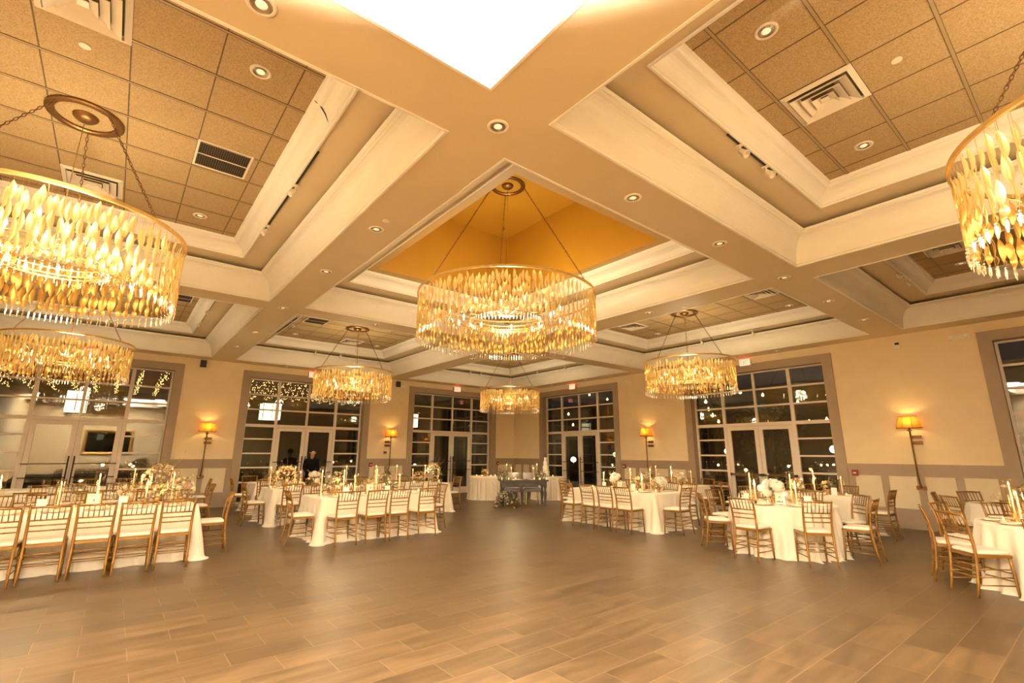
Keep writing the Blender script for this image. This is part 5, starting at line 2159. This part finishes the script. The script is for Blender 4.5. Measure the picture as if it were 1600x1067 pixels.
# red boarded awning outside the left windows
b = MB()
b.box(-27, XW - 0.32, -14, 10.6, 4.05, 4.15)
for k in range(9):
    xx = XW - 0.45 - 0.8 * k
    b.box(xx - 0.03, xx + 0.03, -14, 10.6, 3.93, 4.05)
o = b.build('wooden_awning', M['redwood'])
tag(o, 'red boarded awning roof outside the left windows', 'awning')
b = MB()
b.box(-32, -31.7, -25, 25.5, -0.05, 6)
o = b.build('garden_building', M['brick'])
tag(o, 'dim building wall far beyond the left windows', 'building')


def string_light(k, y, x0, x1, z, step, per, sag, lb, seed):
    rg = random.Random(seed)
    t = empty('string_light', (x0, y, z))
    tag(t, lb, 'string lights', 'swags of tiny warm string lights outside the left windows')
    w = MB()
    bl = MB()
    n = int(abs(x1 - x0) / step + 0.5)
    pts = []
    for i in range(n):
        for j in range(per):
            f = j / per
            x = -(i + f) * step
            zz_ = -sag * 4 * f * (1 - f) - rg.uniform(0, .012)
            yy = rg.uniform(-.05, .05)
            pts.append((x, yy, zz_))
            bl.lathe([(0.0007, -0.014), (0.0100, 0), (0.0007, 0.011)], 4, (x, yy, zz_ - 0.012), s=False)
    w.tube(pts, 0.0022, 3, 0, False)
    w.build('wire', M['black'], t)
    o = bl.build('bulbs', M['fairy'], t)
    o['kind'] = 'stuff'


for k in range(25):
    y = -4.6 + 0.55 * k
    string_light(k, y, XW - 0.45, XW - 6.86, 3.925, 0.80, 9, 0.36 if y < 1.6 else 0.24, 'swag of tiny warm lights, %d of 25 counted from the left, outside the left windows' % (k + 1), k)


def lantern(x, y, z0, h, w, label):
    t = empty('hanging_lantern', (x, y, z0))
    tag(t, label, 'lantern', 'square hanging lanterns outside the left windows')
    q = MB()
    q.box(-w / 2, w / 2, -w / 2, w / 2, 0.01, h - 0.01)
    q.build('shade', M['lantern'], t)
    q = MB()
    for sx in (-1, 1):
        for sy in (-1, 1):
            q.box(sx * w / 2 - 0.012, sx * w / 2 + 0.012, sy * w / 2 - 0.012, sy * w / 2 + 0.012, 0, h)
    q.box(-w / 2 - 0.012, w / 2 + 0.012, -w / 2 - 0.012, w / 2 + 0.012, h - 0.01, h + 0.01)
    q.box(w / 2 + 0.001, w / 2 + 0.008, -0.012, 0.012, 0.04, h)
    q.build('frame', M['dark'], t)
    q = MB()
    q.tube([(0, 0, h), (0, 0, 4.05 - z0)], 0.008, 6)
    q.build('hanging_rod', M['dark'], t)


lantern(-20.0, -1.08, 2.66, 0.64, 0.50, 'glowing square lantern hanging beyond the far left window')
lantern(-20.0, 4.42, 2.68, 0.60, 0.62, 'glowing square lantern hanging beyond the window behind the standing person')
lantern(-20.0, 10.40, 2.62, 0.60, 0.34, 'narrow glowing lantern beyond the third window')
lamp('awning_fill', 'AREA', (-20.5, 0.5, 3.4), 12, (1.0, 0.6, 0.25), 5.0, (PI, 0, 0), size_y=9.0)  # unseen area lamp added to lift the underside of the awning


def festoon(pts, label):
    p0 = Vector(pts[0])
    t = empty('festoon_light', p0)
    tag(t, label, 'string lights', 'strings of round festoon bulbs outside the right windows')
    w = MB()
    q = [Vector(p) - p0 for p in pts]
    top = [p + Vector((0, 0, 0.07)) for p in q]
    hook = Vector((0, 13.40 - p0.y, 0.12))
    w.tube([hook] + top, 0.004, 4)
    w.build('wire', M['black'], t)
    w = MB()
    e = top[-1]
    w.tube([(e.x, e.y + 0.03, -0.05 - p0.z), (e.x, e.y + 0.03, e.z + 0.05)], 0.03, 8)
    w.build('post', M['dark'], t)
    for p in q:
        m = MB()
        m.ball(p, 0.040, 10, 7)
        m.lathe([(0.016, 0.035), (0.016, 0.07)], 8, p, cap1=True)
        m.build('bulb', M['festoon'], t)


festoon([(-13.35, 13.9, 3.78), (-13.9, 15.5, 3.95), (-14.6, 17.5, 3.95), (-15.5, 20, 4.0)], 'festoon bulbs beyond the upper left panes of the corner right window')
festoon([(-13.6, 13.9, 3.02), (-13.75, 14.3, 2.62), (-12.0, 15.5, 3.0), (-11.8, 17, 2.72)], 'festoon bulbs lower beyond the corner right window')
festoon([(-7.75, 13.9, 3.05), (-7.9, 14.3, 2.85), (-8.05, 14.8, 2.70), (-8.3, 15.6, 2.55)], 'festoon bulbs at the left of the push-bar window')
festoon([(-6.9, 14.4, 3.3), (-6.95, 16.0, 3.35), (-6.5, 17.5, 3.2), (-6.0, 19, 3.3)], 'festoon bulbs beyond the upper middle panes of the push-bar window')
festoon([(-5.2, 14.6, 2.35), (-4.9, 15.0, 2.42), (-4.2, 16.0, 2.8)], 'festoon bulbs at the right of the push-bar window')
festoon([(-0.9, 14.0, 3.1), (-0.2, 15.0, 3.2), (0.5, 16.0, 3.3)], 'festoon bulbs beyond the window at the right edge')


def globe(x, y, z, label, r=0.13):
    t = empty('globe_lamp', (x, y, -0.05))
    tag(t, label, 'garden lamp', 'white globe lamps on posts in the garden')
    m = MB()
    m.tube([(0, 0, 0), (0, 0, z + 0.05 - r)], 0.02, 8)
    m.build('post', M['dark'], t)
    m = MB()
    m.ball((0, 0, z + 0.05), r, 18, 12)
    m.build('globe', M['globe'], t)


def far(px, py, y):
    d = _f + _r * ((px - 800) / 751.8) - _u * ((py - 533.5) / 751.8)
    k = y / d.y
    return (d.x * k, y, H_EYE + d.z * k)


globe(*far(896, 718, 20.0), 'large glowing globe beyond the left door of the corner right window', 0.15)
globe(*far(881, 714, 22.5), 'small glowing globe beyond the far left panes of the corner right window', 0.12)
globe(*far(961, 710, 21.5), 'glowing globe half hidden at the right of the corner right window', 0.11)
globe(*far(1137, 705, 18.5), 'glowing globe at the left side light of the push-bar window', 0.12)
globe(*far(1303, 702, 18.0), 'glowing globe at the right side light of the push-bar window', 0.12)


def tree(x, y, h, r, seed, label):
    rg = random.Random(seed)
    t = empty('garden_tree', (x, y, -0.05))
    tag(t, label, 'tree', 'dark garden trees outside the right windows')
    m = MB()
    m.tube([(0, 0, 0), (0.05, 0.03, h * .35), (0, 0, h * .6)], [0.13, 0.10, 0.06], 8)
    for k in range(5):
        a = rg.uniform(0, 6.28)
        m.tube([(0, 0, h * .4), (r * .4 * math.cos(a), r * .4 * math.sin(a), h * .6), (r * .7 * math.cos(a), r * .7 * math.sin(a), h * .8)], [0.06, 0.04, 0.02], 6)
    m.build('trunk', M['bark'], t)
    m = MB()
    for k in range(900):
        a, e, q = rg.uniform(0, 6.28), rg.uniform(-1.0, 1.5), r * rg.uniform(.45, 1) ** .5
        c = (q * math.cos(a) * math.cos(e), q * math.sin(a) * math.cos(e), h * .68 + q * .8 * math.sin(e))
        s = m.mark()
        L = rg.uniform(.10, .22)
        m.poly([(0, 0, 0), (L * .4, L * .3, 0), (L, 0, 0), (L * .4, -L * .3, 0)])
        m.xf(s, Matrix.Translation(c) @ Matrix.Rotation(rg.uniform(0, 6.28), 4, 'Z') @ Matrix.Rotation(rg.uniform(-1.3, 1.3), 4, 'Y'))
    m.build('foliage', M['tree_leaf'], t)


tree(-12.8, 22.5, 4.5, 1.8, 1, 'dark leafy tree beyond the corner right window')
tree(-8.6, 20.0, 3.6, 1.4, 2, 'dark leafy tree beyond the left door of the push-bar window')
tree(-4.6, 21.5, 4.8, 1.8, 3, 'dark leafy tree beyond the right of the push-bar window')
tree(0.8, 20.0, 4.4, 1.7, 4, 'dark leafy tree beyond the window at the right edge')
b = MB()
b.box(-31, 30, 26, 26.3, -0.05, 5)
o = b.build('garden_wall', M['brick'])
tag(o, 'dim plaster wall at the back of the garden', 'wall')
lamp('garden_fill', 'AREA', (-8, 19, 4.6), 26, (1.0, 0.58, 0.22), 10.0, (0, 0, 0), size_y=5.0)  # unseen area lamp added above the garden to lift trees and wall
